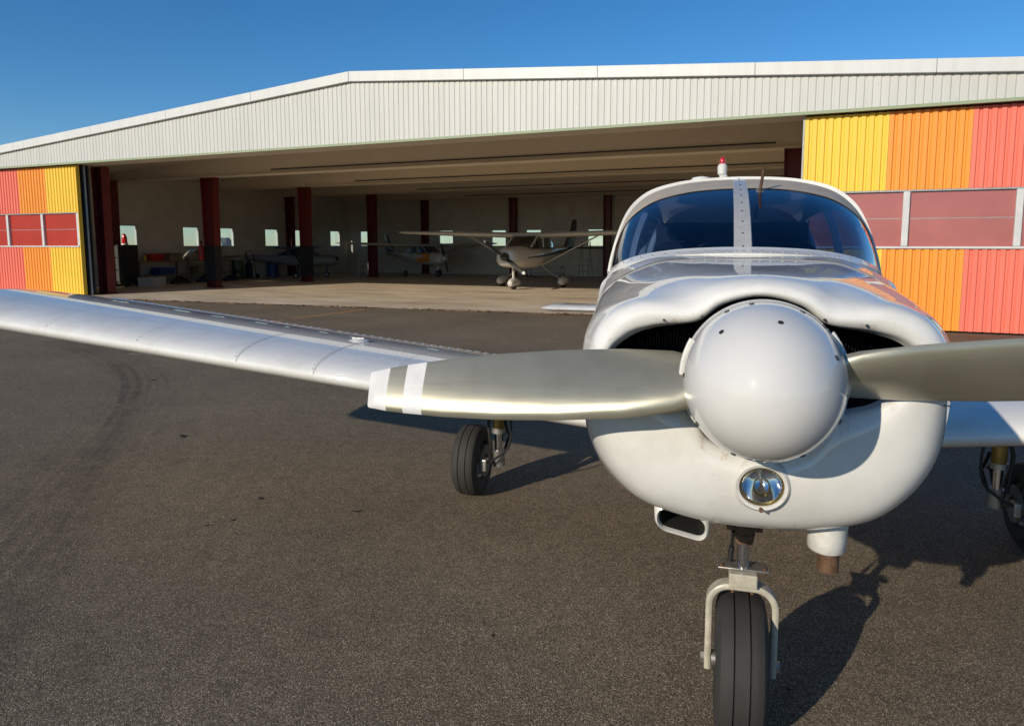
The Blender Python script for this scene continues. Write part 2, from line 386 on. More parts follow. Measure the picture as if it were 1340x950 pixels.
# hangar floor: a slab with a ragged front edge, its own thickness above the asphalt
fl = MB(); edge = []
u = -4.4
while u < 20.6:
    edge.append((u, -.80 + (u + 1) * (1.30 / 18) + random.uniform(-.05, .05))); u += random.uniform(.25, .6)
edge.append((20.6, .72)); edge.append((24.8, .75))
top = [(a, b, .022) for a, b in edge]; back = [(a, 19.1, .022) for a, b in edge]; low = [(a, b - .012, -.01) for a, b in edge]
n = len(edge)
fl.add(top + back, [(i, i + 1, n + i + 1, n + i) for i in range(n - 1)], M['concrete']); fl.add(top + low, [(n + i, n + i + 1, i + 1, i) for i in range(n - 1)], M['slab_edge'])
fo = fl.build('hangar_floor', None, smooth=False); fo.location = (HA[0], HA[1], 0); fo.rotation_euler = (0, 0, HROT); tag(fo, kind='structure')
# painted centre line into the hangar: worn orange dashes outside, pale line inside
for (a, b, wd, mm, z) in ((-3.75, -3.05, .10, 'line_orange', .004), (-2.8, -.25, .10, 'line_orange', .004), (.1, 8.5, .085, 'line_white', .027)):
    flat_strip('painted_line', [H2W(10.55 + .03 * a, a), H2W(10.55 + .03 * b, b)], wd, M[mm], z)
flat_strip('painted_line', [(-5.7, 10.17), (-5.0, 9.9), (-4.33, 9.62)], .05, M['line_white'], .004)
# rubber smear left by turning tyres
P = crom([(-2.1, 1.4), (-2.45, 3.0), (-3.0, 4.6), (-3.65, 6.4), (-4.5, 8.2), (-5.8, 9.9), (-7.6, 11.6)], 10)
for k in range(9):
    off = -.30 + k * .075; wd = random.uniform(.07, .20)
    flat_strip('tyre_mark', [(p[0] + off + .02 * math.sin(i * .2 + k), p[1] + off * .3) for i, p in enumerate(P)], [wd * (.8 + .4 * math.sin(i * .13 + k)) for i in range(len(P))], M['skid' if 2 <= k <= 5 else 'skid_soft'], .003 + .0006 * k)

# ================================================================== HANGAR
HG = thing('hangar', 'long white hangar with low gable roof and open front between coloured sliding doors', 'hangar', (HA[0], HA[1], 0), HROT)
U0, U1, UP = -4.62, 25.02, 10.2
def roofz(u, base): return base - .0755 * abs(u - UP)
def corr_profile(u0, u1, per, depth, flat=.62):
    us = []; u = u0
    sl = per * (1 - flat) * .3; fl_ = per * flat; gr = per * (1 - flat) - 2 * sl
    k = 0
    seq = [(0, 0), (fl_, 0), (fl_ + sl, 1), (fl_ + sl + gr, 1)]
    while u < u1 - 1e-6:
        for a, dd in seq:
            if u + a < u1 - 1e-6: us.append((u + a, dd * depth))
        u += per
    us.append((u1, 0)); return us
def corrugated(name, material, u0, u1, z0, z1, y, per, depth, parent, flat=.62, thick=.012):
    m = MB(); pr = corr_profile(u0, u1, per, depth, flat); v = []
    f0 = z0 if callable(z0) else (lambda q: z0); f1 = z1 if callable(z1) else (lambda q: z1)
    for off in (0, thick):
        for a, dd in pr: v += [(a, y + dd + off, f0(a)), (a, y + dd + off, f1(a))]
    n = len(pr); F = []
    for i in range(n - 1):
        F.append((2 * i, 2 * i + 2, 2 * i + 3, 2 * i + 1)); b = 2 * n
        F.append((b + 2 * i, b + 2 * i + 1, b + 2 * i + 3, b + 2 * i + 2))
        F.append((2 * i, b + 2 * i, b + 2 * i + 2, 2 * i + 2)); F.append((2 * i + 1, 2 * i + 3, b + 2 * i + 3, b + 2 * i + 1))
    F += [(0, 1, 2 * n + 1, 2 * n), (2 * n - 2, 4 * n - 2, 4 * n - 1, 2 * n - 1)]
    m.add(v, F)
    return m.build(name, material, parent, smooth=False)
FY = -.16
fas = corrugated('fascia', M['fascia'], U0, U1, 4.0, lambda q: roofz(q, 5.49), FY, .135, .013, HG, flat=.58)
# rows of fixing screws on the fascia
sm = MB()
u = U0 + .3
while u < U1:
    for z in (4.06, 4.42, 4.85, 5.2):
        if z < roofz(u, 5.4) and random.random() < .55:
            x = U0 + round((u - U0) / .135) * .135 + .04; sm.box((x - .007, FY - .006, z - .007), (x + .007, FY + .001, z + .007))
    u += .405
sm.build('screw_row', M['steel'], fas, smooth=False, kind='stuff')
# header lining behind the fascia, soffit drip
hd = MB(); hd.box((U0, FY + .045, 4.0), (U1, FY + .075, 4.62)); hd.build('header_lining', M['ceil'], HG, smooth=False)
hd = MB(); hd.box((U0, FY + .08, 3.992), (U1, .62, 4.05)); hd.build('soffit', M['ceil'], HG, smooth=False)
hd = MB(); hd.box((U0, FY - .012, 3.975), (U1, FY - .003, 4.03)); hd.build('drip_flashing', M['drip'], HG, smooth=False)
# roof trim (verge flashing), in lengths
def trim_len(a, b):
    m = MB(); y0, y1 = FY - .09, FY + .05; v = []
    for u in (a, b):
        zt = roofz(u, 5.69); v += [(u, y0, zt - .235), (u, y1, zt - .235), (u, y1, zt), (u, y0, zt)]
    m.add(v, [(0, 1, 5, 4), (1, 2, 6, 5), (2, 3, 7, 6), (3, 0, 4, 7), (0, 3, 2, 1), (4, 5, 6, 7)])
    return m.build('roof_trim', M['trim'], HG, smooth=False, bevel=.008)
cuts = [U0, -2.0, 1.05, 4.1, 7.15, UP - .003]
for a, b in zip(cuts[:-1], cuts[1:]): trim_len(a, b - .006)
cuts = [UP + .003, 13.3, 16.4, 19.5, 22.5, U1]
for a, b in zip(cuts[:-1], cuts[1:]): trim_len(a, b - .006)
for s, (a, b) in enumerate(((U0 - .1, UP), (UP, U1 + .1))):
    m = MB(); v = []
    for u in (a, b):
        zt = roofz(u, 5.66)
        for y in (FY + .055, 19.7): v += [(u, y, zt - .16), (u, y, zt)]
    m.add(v, [(0, 1, 3, 2), (4, 6, 7, 5), (0, 2, 6, 4), (1, 5, 7, 3), (0, 4, 5, 1), (2, 3, 7, 6)])
    m.build('roof_slope', M['trim'], HG, smooth=False)
# ceiling under the roof
m = MB(); v = []
for u in (U0 + .1, UP, U1 - .1):
    for y in (-.05, 19.2): v.append((u, y, roofz(u, 5.36)))
m.add(v, [(0, 1, 3, 2), (2, 3, 5, 4)]); m.build('ceiling', M['ceil'], HG, smooth=False)

# frames: tapered red steel columns and clad beams
FR = [.6, 4.7, 9.4, 14.1]
def column(u, n, w0, w1, h=4.0, dep=.28, band=True):
    t = .03; m = MB()
    def quadbox(x0a, x1a, x0b, x1b, y0, y1, z0, z1, mm):
        m.add([(x0a, y0, z0), (x1a, y0, z0), (x1a, y1, z0), (x0a, y1, z0), (x0b, y0, z1), (x1b, y0, z1), (x1b, y1, z1), (x0b, y1, z1)],
              [(0, 3, 2, 1), (4, 5, 6, 7), (0, 1, 5, 4), (1, 2, 6, 5), (2, 3, 7, 6), (3, 0, 4, 7)], mm)
    quadbox(-w0 / 2, -w0 / 2 + t, -w1 / 2, -w1 / 2 + t, -dep / 2, dep / 2, 0.02, h, M['redsteel'])
    quadbox(w0 / 2 - t, w0 / 2, w1 / 2 - t, w1 / 2, -dep / 2, dep / 2, 0.02, h, M['redsteel'])
    quadbox(-w0 / 2 + t, w0 / 2 - t, -w1 / 2 + t, w1 / 2 - t, -.02, .02, .02, h, M['redsteel'])
    o = m.build('column', None, HG, smooth=False); o.location = (u, n, 0)
    b = MB(); b.box((-w0 / 2 - .06, -dep / 2 - .05, .023), (w0 / 2 + .06, dep / 2 + .05, .06)); b.build('base_plate', M['redsteel'], o, smooth=False)
    if band:
        b = MB(); wm = w0 / 2 + (w1 - w0) * .2 + .012
        b.box((-wm, -dep / 2 - .015, .28), (wm, dep / 2 + .015, 1.52)); b.build('black_guard', M['blacksteel'], o, smooth=False)
    return o
column(-.14, .85, .40, .46, band=False)
column(.33, 4.7, .44, .62); column(.64, 9.4, .38, .50); column(.70, 14.1, .36, .44, band=False)
for n in (4.3, 9.2, 14.1): column(-4.28, n, .32, .40, band=False)
for u in (.79, 6.03, 11.04, 16.2, 21.0): column(u, 18.85, .30, .36, band=False)
for n in (4.7, 9.4, 14.1): column(20.1, n, .44, .6, band=False)
for i, n in enumerate(FR[1:] + [18.75]):
    m = MB(); m.box((U0 + .2, n - .2, 4.005), (U1 - .2, n + .2, 4.75)); bo = m.build('beam', M['beam'], HG, smooth=False)
    e = MB(); e.box((U0 + 8.0, n - .222, 4.10), (19.6, n - .203, 4.135)); e.build('slot_shadow_line', M['door_edge'], bo, smooth=False)  # dark strip: shadow line of the conduit slot, painted in as colour
    e = MB(); e.box((U0 + .2, n - .26, 3.975), (U1 - .2, n + .26, 4.0)); e.build('bottom_flange', M['beam'], bo, smooth=False)
# walls: stacked cladding boards with window openings
WZ0, WZ1 = 1.48, 2.37
def wall(axis, fixed, a0, a1, wins, name):
    th = .20
    def bx(m, p0, p1, z0, z1, off):
        if axis == 'n': m.box((p0, fixed + off, z0), (p1, fixed + th + off, z1))       # runs along u
        else: m.box((fixed - th - off, p0, z0), (fixed - off, p1, z1))                  # runs along n
    first = None
    zs = [0.0, .5, 1.0, WZ0]; k = 0
    for z0, z1 in list(zip(zs[:-1], zs[1:])) + [(WZ1, 2.95), (2.95, 3.5), (3.5, 4.05), (4.05, 4.32)]:
        m = MB(); bx(m, a0, a1, z0, z1, .014 * (k % 2)); k += 1
        o = m.build(name if first is None else 'wall_board', M['wall'], HG if first is None else first, smooth=False)
        first = first or o
    e = a0
    for (p0, p1) in wins + [(a1, a1)]:
        if p0 > e: m = MB(); bx(m, e, p0, WZ0, WZ1, .004); m.build('wall_board', M['wall'], first, smooth=False)
        if p1 > p0:
            f = MB(); fr = .05
            for (q0, q1, r0, r1) in ((p0, p1, WZ0, WZ0 + fr), (p0, p1, WZ1 - fr, WZ1), (p0, p0 + fr, WZ0 + fr, WZ1 - fr), (p1 - fr, p1, WZ0 + fr, WZ1 - fr)):
                if axis == 'n': f.box((q0, fixed + .02, r0), (q1, fixed + .08, r1))
                else: f.box((fixed - .08, q0, r0), (fixed - .02, q1, r1))
            wo = f.build('window', M['frame_white'], HG, smooth=False)
            g_ = MB()
            if axis == 'n': g_.box((p0 + fr, fixed + .045, WZ0 + fr), (p1 - fr, fixed + .052, WZ1 - fr))
            else: g_.box((fixed - .052, p0 + fr, WZ0 + fr), (fixed - .045, p1 - fr, WZ1 - fr))
            g_.build('pane', M['pane'], wo, smooth=False)
        e = p1
m = MB(); v = []
for y in (19.05, 19.19):
    v += [(U0, y, 4.32), (U1, y, 4.32), (U1, y, roofz(U1, 5.47)), (UP, y, 5.47), (U0, y, roofz(U0, 5.47))]
m.add(v, [(0, 1, 2, 3, 4), (5, 9, 8, 7, 6), (0, 5, 6, 1), (1, 6, 7, 2), (2, 7, 8, 3), (3, 8, 9, 4), (4, 9, 5, 0)]); m.build('gable_end', M['wall'], HG, smooth=False)
wall('n', 19.05, U0, U1, [(-3.68, -2.85), (1.5, 2.43), (4.67, 5.55), (6.63, 7.51), (9.95, 10.8), (11.5, 12.35), (14.8, 15.7), (17.0, 17.9), (20.0, 20.9)], 'back_wall')
wall('u', -4.48, .3, 19.05, [(4.6, 5.5), (7.65, 8.55), (9.7, 10.55), (12.5, 13.45), (14.5, 15.3), (17.5, 18.4)], 'side_wall')
wall('u', U1, .3, 19.05, [(4.6, 5.5), (9.7, 10.55), (14.5, 15.3)], 'side_wall')

# sliding doors
def sliding_door(u0, cols, panewin, pane_mat, n0, lab, mull):
    wpan = [c[1] for c in cols]; u1 = u0 + sum(wpan)
    fr = MB(); fr.box((u0 + .012, n0 + .05, .05), (u1 - .012, n0 + .10, 1.49)); fr.box((u0 + .012, n0 + .05, 2.59), (u1 - .012, n0 + .10, 3.985))
    dr = fr.build('sliding_door', M['door_edge'], HG, smooth=False, label=lab)
    u = u0
    for c, wd in cols:
        corrugated('upper_panel', M[c], u + .002, u + wd - .002, 2.56, 3.955, n0, .137, .028, dr, flat=.52)
        corrugated('lower_panel', M[c], u + .002, u + wd - .002, .035, 1.505, n0, .137, .028, dr, flat=.52)
        u += wd
    b = MB(); b.box((u0, n0 - .035, 1.507), (u1, n0 + .09, 1.545)); b.build('window_sill', M['frame_white'], dr, smooth=False)
    b = MB(); b.box((u0, n0 + .005, 2.53), (u1, n0 + .09, 2.558)); b.build('window_head', M['greyst'], dr, smooth=False)
    e = u0
    for q in mull:
        b = MB(); b.box((q - .055, n0 - .012, 1.547), (q + .055, n0 + .085, 2.528)); b.build('mullion', M['frame_white'], dr, smooth=False, bevel=.012)
    edges = [u0] + mull + [u1]
    for a, b_ in zip(edges[:-1], edges[1:]):
        if b_ - a < .3: continue
        g_ = MB(); g_.box((a, n0 + .06, 1.545), (b_, n0 + .066, 2.04)); g_.build('pane', pane_mat, dr, smooth=False)
        g_ = MB(); g_.box((a, n0 + .06, 2.055), (b_, n0 + .066, 2.53)); g_.build('pane', pane_mat, dr, smooth=False)
        g_ = MB(); g_.box((a, n0 + .056, 2.0405), (b_, n0 + .07, 2.0545)); g_.build('glazing_bar', M['greyst'], dr, smooth=False)
    for x in (u0 - .03, u1):
        b = MB(); b.box((x, n0 - .01, .03), (x + .03, n0 + .11, 3.96)); b.build('edge_trim', M['yellow'] if (x == u1 and u0 < 0) else M['greyst'], dr, smooth=False)
    return dr
sliding_door(-4.2, [('red', 1.39), ('orange', 1.33), ('yellow', 1.40)], None, M['pane_red'], 0.0, 'sliding door with red, orange and yellow panels and bright red panes', [-3.5, -1.78, -.12])
sliding_door(20.41, [('yellow', 1.42), ('orange', 1.30), ('red', 1.38)], None, M['pane_reflect'], 0.0, 'sliding door with yellow, orange and red panels and red panes coloured pink for reflected light', [20.48, 22.18, 23.9])
m = MB(); m.box((-4.3, .20, .03), (-.04, .26, 3.97)); m.box((-4.3, .32, .03), (.02, .36, 3.97)); m.build('stacked_door', M['door_edge'], HG, smooth=False)
m = MB(); m.box((20.5, .20, .03), (24.6, .26, 3.97)); m.build('stacked_door', M['door_edge'], HG, smooth=False)
m = MB(); m.cyl((.0, .23, .03), (.0, .23, 3.97), .03, n=10); m.build('door_rail', M['greyst'], HG)

# leaf litter and dirt caught along the slab edge: nobody could count it
lm = MB(); rn = random.Random(3)
for i in range(1500):
    u = rn.uniform(-1, 20.4); e = -.80 + (u + 1) * (1.30 / 18); c = rn.gauss(-.03, .05)
    if rn.random() > .35 + .65 * math.sin(u * 1.7) ** 2: continue
    x, y, z = H2W(u, e - abs(c) - .01, .006 + rn.random() * .03); s = rn.uniform(.015, .045); a = rn.uniform(0, 6.3); t = rn.uniform(-.5, .5)
    dx, dy = math.cos(a) * s, math.sin(a) * s
    lm.add([(x - dx, y - dy, z), (x + dy * .5, y - dx * .5, z + s * t), (x + dx, y + dy, z + s * .4), (x - dy * .5, y + dx * .5, z + s * .2)], [(0, 1, 2, 3)])
o = lm.build('leaf_litter', M['leaf'], smooth=False, fix=False); tag(o, 'brown leaf litter caught along the edge of the concrete hangar floor', 'leaf litter', kind='stuff')
# single leaves on the tarmac
def leaf_mesh(r):
    P = []
    for k in range(10):
        t = 2 * math.pi * k / 10; rr = (1 if k % 2 == 0 else .72) * (1 + .2 * math.cos(t)); P.append((math.cos(t) * rr * r, math.sin(t) * rr * .5 * r, .004 + .10 * r * math.cos(t) ** 2))
    me = bpy.data.meshes.new('leaf'); me.from_pydata(P + [(0, 0, .004)], [], [(k, (k + 1) % 10, 10) for k in range(10)]); me.materials.append(M['leaf_dark']); return me
lme = leaf_mesh(.026)
for (x, y, s) in ((-2.8, 5.68, 1.8), (-.12, 2.70, .55), (-1.63, 4.25, 1.0), (-1.66, 3.91, .8), (-1.78, 3.83, .8), (-.98, 4.04, 1.0), (-4.31, 8.13, 1.8), (-4.9, 7.9, 1.2), (.95, 2.35, .6), (-3.2, 7.1, 1.1)):
    o = link('fallen_leaf', lme); o.location = (x, y, 0.001); o.scale = (s, s, s); o.rotation_euler = (0, 0, random.uniform(0, 6))
    tag(o, 'small dark dry leaf lying on the bare tarmac', 'leaf', 'dry leaves on the tarmac')

# ================================================================== MAIN AIRCRAFT (local: X to its left hand, Y aft, Z up; origin under the propeller)
AC = thing('light_aircraft', 'white low-wing propeller aircraft parked nose-on outside the hangar', 'aircraft', (.527, 1.531, 0), R(-15.0))
HUBZ = 1.283
W_ = M['white']
# ---- cowling: from the air-inlet lip back to the firewall
op = [(0, 1.453), (.082, 1.434), (.140, 1.393), (.235, 1.377), (.300, 1.352), (.338, 1.300), (.250, 1.222), (.158, 1.188), (.106, 1.118), (0, 1.088)]
def grow(P, c, a, b): return [(x + (x - 0) * a, z + (z - c) * b) for x, z in P]
lipA = [(0, 1.456), (.084, 1.437), (.143, 1.398), (.242, 1.388), (.312, 1.362), (.350, 1.300), (.256, 1.212), (.158, 1.172), (.104, 1.104), (0, 1.074)]
lipB = [(0, 1.468), (.088, 1.451), (.152, 1.414), (.258, 1.412), (.332, 1.378), (.372, 1.300), (.280, 1.175), (.190, 1.105), (.110, 1.055), (0, 1.035)]
lipC = [(0, 1.486), (.093, 1.470), (.163, 1.437), (.275, 1.433), (.356, 1.392), (.392, 1.300), (.342, 1.110), (.258, 1.008), (.142, .968), (0, .956)]
s1 = [(0, 1.500), (.10, 1.487), (.180, 1.457), (.305, 1.438), (.380, 1.388), (.415, 1.290), (.385, 1.085), (.290, .955), (.157, .906), (0, .894)]
s2 = [(0, 1.507), (.11, 1.498), (.205, 1.477), (.345, 1.432), (.412, 1.380), (.440, 1.280), (.418, 1.06), (.318, .922), (.175, .868), (0, .853)]
s3 = [(0, 1.511), (.12, 1.506), (.240, 1.488), (.395, 1.428), (.446, 1.365), (.468, 1.265), (.458, 1.03), (.360, .866), (.195, .812), (0, .798)]
s4 = [(0, 1.517), (.14, 1.513), (.275, 1.497), (.430, 1.430), (.476, 1.362), (.498, 1.245), (.490, 1.00), (.395, .828), (.21, .775), (0, .764)]
s5 = [(0, 1.526), (.17, 1.522), (.320, 1.506), (.465, 1.435), (.513, 1.358), (.535, 1.225), (.520, .97), (.425, .795), (.23, .745), (0, .735)]
cow = [([.095] * 10, op), ([.064] * 10, lipA), ([.051, .051, .052, .055, .060, .066, .055, .050, .048, .048], lipB),
       ([.064, .064, .068, .074, .080, .090, .080, .076, .074, .073], lipC), ([.112, .112, .117, .125, .135, .145, .13, .127, .125, .124], s1), (.23, s2), (.43, s3), (.68, s4), (1.0, s5)]
rg = loft(cow, nr=10, ns=6)
LL = (.013, .058, 1.020)
m = MB(); m.rings([[tuple(p) for p in r] for r in rg], mats=[M['lip_dirty'] if i < 9 else W_ for i in range(len(rg) - 1)])
keep = [i for i, f in enumerate(m.f) if not (any(math.hypot(m.v[k][0] - LL[0], m.v[k][2] - LL[2]) < .049 and m.v[k][1] < .2 for k in f))]
m.f = [m.f[i] for i in keep]; m.m = [m.m[i] for i in keep]
COWL = m.build('cowling', None, AC, angle=60)
# split line between upper and lower cowling, with its fasteners
for s in (-1, 1):
    k0 = 54 if s > 0 else len(rg[0]) - 54
    path = [np.array(r[k0]) + np.array((s * .0012, 0, 0)) for r in rg if r[k0][1] > .10 and abs(r[k0][0]) > .36]
    m = MB(); m.tube([tuple(p) for p in path], .0018, n=5); m.build('cowl_split', M['seam'], COWL)
    m = MB()
    for p in path[2::4]: m.cyl((p[0] - s * .004, p[1], p[2] + .018), (p[0] + s * .003, p[1], p[2] + .018), .007, n=10)
    m.build('cowl_fastener', M['rivet'], COWL, kind='stuff')
tun = loft([([.0951] * 10, op), (.22, grow(op, 1.28, -.02, -.02)), (.42, grow(op, 1.28, -.15, -.1))], nr=10, ns=3)
m = MB(); m.rings([[tuple(p) for p in r] for r in tun], cap1=True); m.build('inlet_duct', M['dark'], COWL)
# cooling fins of the front cylinders, seen through the inlets
for s in (-1, 1):
    m = MB()
    for k in range(22):
        x = s * (.165 + k * .0075); zt = 1.345 - .05 * ((k / 22) ** 2) + .008 * (k % 3); m.box((x - .001, .25, 1.225), (x + .001, .36, zt))
    m.build('cylinder_fins', M['fin'], COWL, smooth=False, kind='stuff')
# seam between upper and lower cowling
def ring_seam(y, rad=.0022):
    best = min(range(len(rg)), key=lambda i: abs(np.mean([p[1] for p in rg[i]]) - y)); return rg[best]
m = MB(); m.tube([tuple(p) for p in ring_seam(.97)], .003, n=5, closed=True); m.build('cowl_seam', M['seam'], COWL)
# little fixing screws along the lip over the spinner
sc = MB()
rl = rg[8]
for k in (18, 27, len(rl) - 18, len(rl) - 27):
    p = rl[k % len(rl)]; sc.cyl((p[0], p[1] - .006, p[2]), (p[0], p[1] + .004, p[2]), .003, n=8)
sc.build('lip_screw', M['screw'], COWL, kind='stuff')

# ---- landing light in the chin
ax = Vector((0, -1, -.16)).normalized()
m = MB(); m.lathe([(-.02, .068), (.000, .067), (.010, .062), (.014, .057), (.012, .050), (.000, .0475), (-.05, .0475)], LL, ax, n=40); lt = m.build('landing_light', M['white_part'], AC)
m = MB(); m.lathe([(-.040, .0005), (-.038, .009), (-.031, .020), (-.020, .032), (-.006, .042), (.004, .0462)], LL, ax, n=36); m.build('reflector', M['chrome'], lt)
m = MB(); m.lathe([(.004, .0462), (.012, .040), (.018, .029), (.022, .014), (.023, .0005)], LL, ax, n=36); m.build('lens', M['lens'], lt)
m = MB(); m.lathe([(.000, .0450), (.008, .0485), (.010, .0470), (.006, .0440)], LL, ax, n=36, closed=True); m.build('retaining_ring', M['brass'], lt)
m = MB(); m.cyl((LL[0], LL[1] - .016, LL[2] - .056), (LL[0], LL[1] - .004, LL[2] - .056), .0045, n=8); m.build('ring_screw', M['rust'], lt)
m = MB(); m.cyl((LL[0], LL[1] + .038, LL[2] + .006), (LL[0], LL[1] + .016, LL[2] + .003), .004, n=8); m.build('bulb', M['steel'], lt)

# access plate under the landing light
m = MB(); idx = min(range(len(rg)), key=lambda i: abs(rg[i][90][1] - .15)); nb_ = len(rg[0])
m = MB(); m.tube([tuple(np.array(rg[i][k]) + np.array((0, -.0006, -.0006))) for i, k in [(idx - 4, 84), (idx - 4, 96), (idx + 1, 96), (idx + 1, 84)]], .0012, n=4, closed=True); m.build('access_plate', M['rivet'], COWL)
# ---- chin scoop
def rrect(cx, cz, hx, hz, r, n=5):
    P = []
    for (sx, sz, a0) in ((1, 1, 0), (-1, 1, 90), (-1, -1, 180), (1, -1, 270)):
        for k in range(n + 1):
            a = R(a0 + 90 * k / n); P.append((cx + sx * (hx - r) + math.cos(a) * r, cz + sz * (hz - r) + math.sin(a) * r))
    return P
def duct(name, secs, material, parent, cap=False):
    m = MB(); m.rings([[(x, y, z) for x, z in P] for y, P in secs], cap1=cap); return m.build(name, material, parent, angle=50)
cx, cz, tl = -.170, .842, -.20
def tilt(P, c): return [(x, z + (x - c) * tl) for x, z in P]
secs = [(.30, tilt(rrect(cx, cz, .058, .024, .02), cx)), (.225, tilt(rrect(cx, cz, .060, .026, .022), cx)), (.218, tilt(rrect(cx, cz, .064, .030, .026), cx)), (.223, tilt(rrect(cx, cz + .004, .070, .036, .030), cx)), (.30, tilt(rrect(cx, cz + .01, .078, .045, .035), cx)), (.46, tilt(rrect(cx, cz + .02, .085, .065, .04), cx)), (.70, tilt(rrect(cx, cz + .03, .08, .05, .04), cx))]
sco = duct('air_scoop', secs, M['white_part'], COWL)
secs = [(.236, tilt(rrect(cx, cz, .0575, .0235, .02), cx)), (.42, tilt(rrect(cx, cz + .02, .05, .02, .015), cx))]
duct('scoop_duct', secs, M['dark'], sco, cap=True)
# ---- exhaust stack with fairing
ex = .193
def ell(cx, cy, rx, ry, n=24): return [(cx + math.cos(2 * math.pi * k / n) * rx, cy + math.sin(2 * math.pi * k / n) * ry) for k in range(n)]
m = MB(); m.rings([[(x, y, z) for x, y in ell(ex, yy, rx, ry)] for z, yy, rx, ry in ((.798, .275, .044, .056), (.802, .275, .047, .060), (.830, .272, .047, .061), (.862, .275, .049, .068), (.895, .29, .055, .085), (.94, .31, .064, .11))], cap0=True)
exf = m.build('exhaust_fairing', M['white_part'], COWL, angle=50)
m = MB(); m.lathe([(0, .020), (-.02, .020), (-.02, .0265), (.10, .0265)], (ex + .006, .275, .757), (0, .10, 1), n=24); m.build('exhaust_pipe', M['rust'], exf)

# ---- propeller: spinner, two blades
PR = MB(); PR.cyl((0, .012, HUBZ), (0, .10, HUBZ), .16, n=48); PRO = PR.build('propeller', M['dark'], AC)
prof = [(-.035, .146), (-.035, .1675), (.0, .1685), (.030, .1675)]
for k in range(1, 25):
    t = k / 24 * math.pi / 2; prof.append((.030 + .245 * math.sin(t), .1675 * math.cos(t) ** .95))
m = MB(); m.lathe(prof, (0, 0, HUBZ), (0, -1, 0), n=96); SP = m.build('spinner', M['spinner'], PRO, angle=40)
m = MB(); m.lathe([(-.030, .1695), (-.010, .1715), (.004, .1705), (.006, .1688)], (0, 0, HUBZ), (0, -1, 0), n=96); m.build('spinner_rim', M['white_part'], SP)
m = MB()
for a, t in ((82, 34), (128, 30), (30, 31), (212, 22), (176, 12), (246, 30), (300, 30), (338, 26), (100, 4), (64, 4), (118, 4), (46, 4)):
    c, s_ = math.cos(R(a)), math.sin(R(a)); r0 = .1675 * math.cos(R(t)) ** .95; y = -(.030 + .245 * math.sin(R(t))); ny = math.sin(R(t)) * .68; nr = math.cos(R(t))
    m.cyl((c * (r0 - nr * .004), y + ny * .004, HUBZ + s_ * (r0 - nr * .004)), (c * (r0 + nr * .002), y - ny * .002, HUBZ + s_ * (r0 + nr * .002)), .0055, n=10)
m.build('spinner_screw', M['screw'], SP, kind='stuff')
def blade_rings():
    # (radius, chord, pitch deg, thickness, sweep of centre)
    tab = [(.100, .100, 50, .050, 0), (.135, .130, 44, .042, 0), (.19, .168, 44, .036, .0), (.30, .184, 41, .030, 0), (.45, .184, 37, .026, 0), (.60, .170, 32, .022, 0), (.74, .148, 28, .018, 0),
           (.795, .135, 27, .016, 0), (.846, .124, 26, .014, 0), (.893, .111, 25, .012, 0), (.925, .098, 24.5, .010, 0), (.942, .092, 24, .008, 0), (.946, .086, 24, .004, 0)]
    rings = []
    for (r, c, b, th, sw) in tab:
        sec = []
        N = 22
        for k in range(N):     # flat-back aerofoil, nose (leading edge) at -c/2
            t = 2 * math.pi * k / N
            x = -math.cos(t) * .5; xx = x + .5
            yt = 5 * th / c * (.2969 * math.sqrt(max(xx, 0)) - .126 * xx - .3516 * xx ** 2 + .2843 * xx ** 3 - .1015 * xx ** 4) * c
            yy = yt * 1.55 if t > math.pi else -yt * .45
            sec.append((x * c, yy))
        sb, cb = math.sin(R(b)), math.cos(R(b)); R3 = []
        for (cx_, ny) in sec:
            # chord dir (Y, Z) = (sb, cb) from nose to tail; face normal to the front-up = (-cb, sb)
            R3.append((-r, cx_ * sb - ny * cb, cx_ * cb + ny * sb))
        rings.append(R3)
    return rings, [t[0] for t in tab]
br, brad = blade_rings()
rot = Matrix.Rotation(R(-4.6), 4, 'Y')
for s in (0, 1):
    T = Matrix.Translation((0, -.012, HUBZ)) @ rot @ Matrix.Rotation(math.pi * s, 4, 'Y')
    rr = [[tuple(T @ Vector(p)) for p in r] for r in br]
    mt = [M['blade_white'] if (.79 < a < .84 or a > .89) else M['blade'] for a in brad]
    m = MB(); m.rings(rr, cap1=True, mats=mt); m.build('blade', None, PRO, angle=60)
    # cuff plate where the blade leaves the spinner
    m = MB(); c0 = T @ Vector((-.158, .01, 0)); P = []
    for k in range(25):
        a = (k / 24 - .5) * 1.15 + (math.pi if s == 0 else 0) + (R(4.6) if s == 0 else R(4.6))
        P.append((math.cos(a) * .1715, -.014 - .012 * math.cos((k / 24 - .5) * math.pi), HUBZ + math.sin(a) * .1715))
    m.tube(P, .0055, n=8); m.build('blade_cutout_rim', M['white_part'], SP)

# ---- fuselage: cabin tub and tail cone
b1 = [(0, 1.527), (.171, 1.523), (.321, 1.507), (.467, 1.436), (.515, 1.358), (.537, 1.225), (.522, .97), (.427, .794), (.231, .744), (0, .734)]
b2 = [(0, 1.533), (.19, 1.531), (.365, 1.515), (.505, 1.445), (.548, 1.360), (.565, 1.22), (.550, .95), (.455, .765), (.245, .72), (0, .71)]
b2b = [(0, 1.455), (.22, 1.455), (.42, 1.455), (.535, 1.435), (.566, 1.350), (.578, 1.21), (.565, .93), (.47, .73), (.26, .69), (0, .68)]
b3 = [(0, 1.42), (.25, 1.42), (.46, 1.42), (.555, 1.425), (.579, 1.340), (.590, 1.20), (.578, .92), (.48, .71), (.265, .67), (0, .66)]
b4 = [(0, 1.40), (.25, 1.40), (.48, 1.405), (.575, 1.415), (.593, 1.330), (.602, 1.2), (.59, .92), (.5, .7), (.27, .655), (0, .645)]
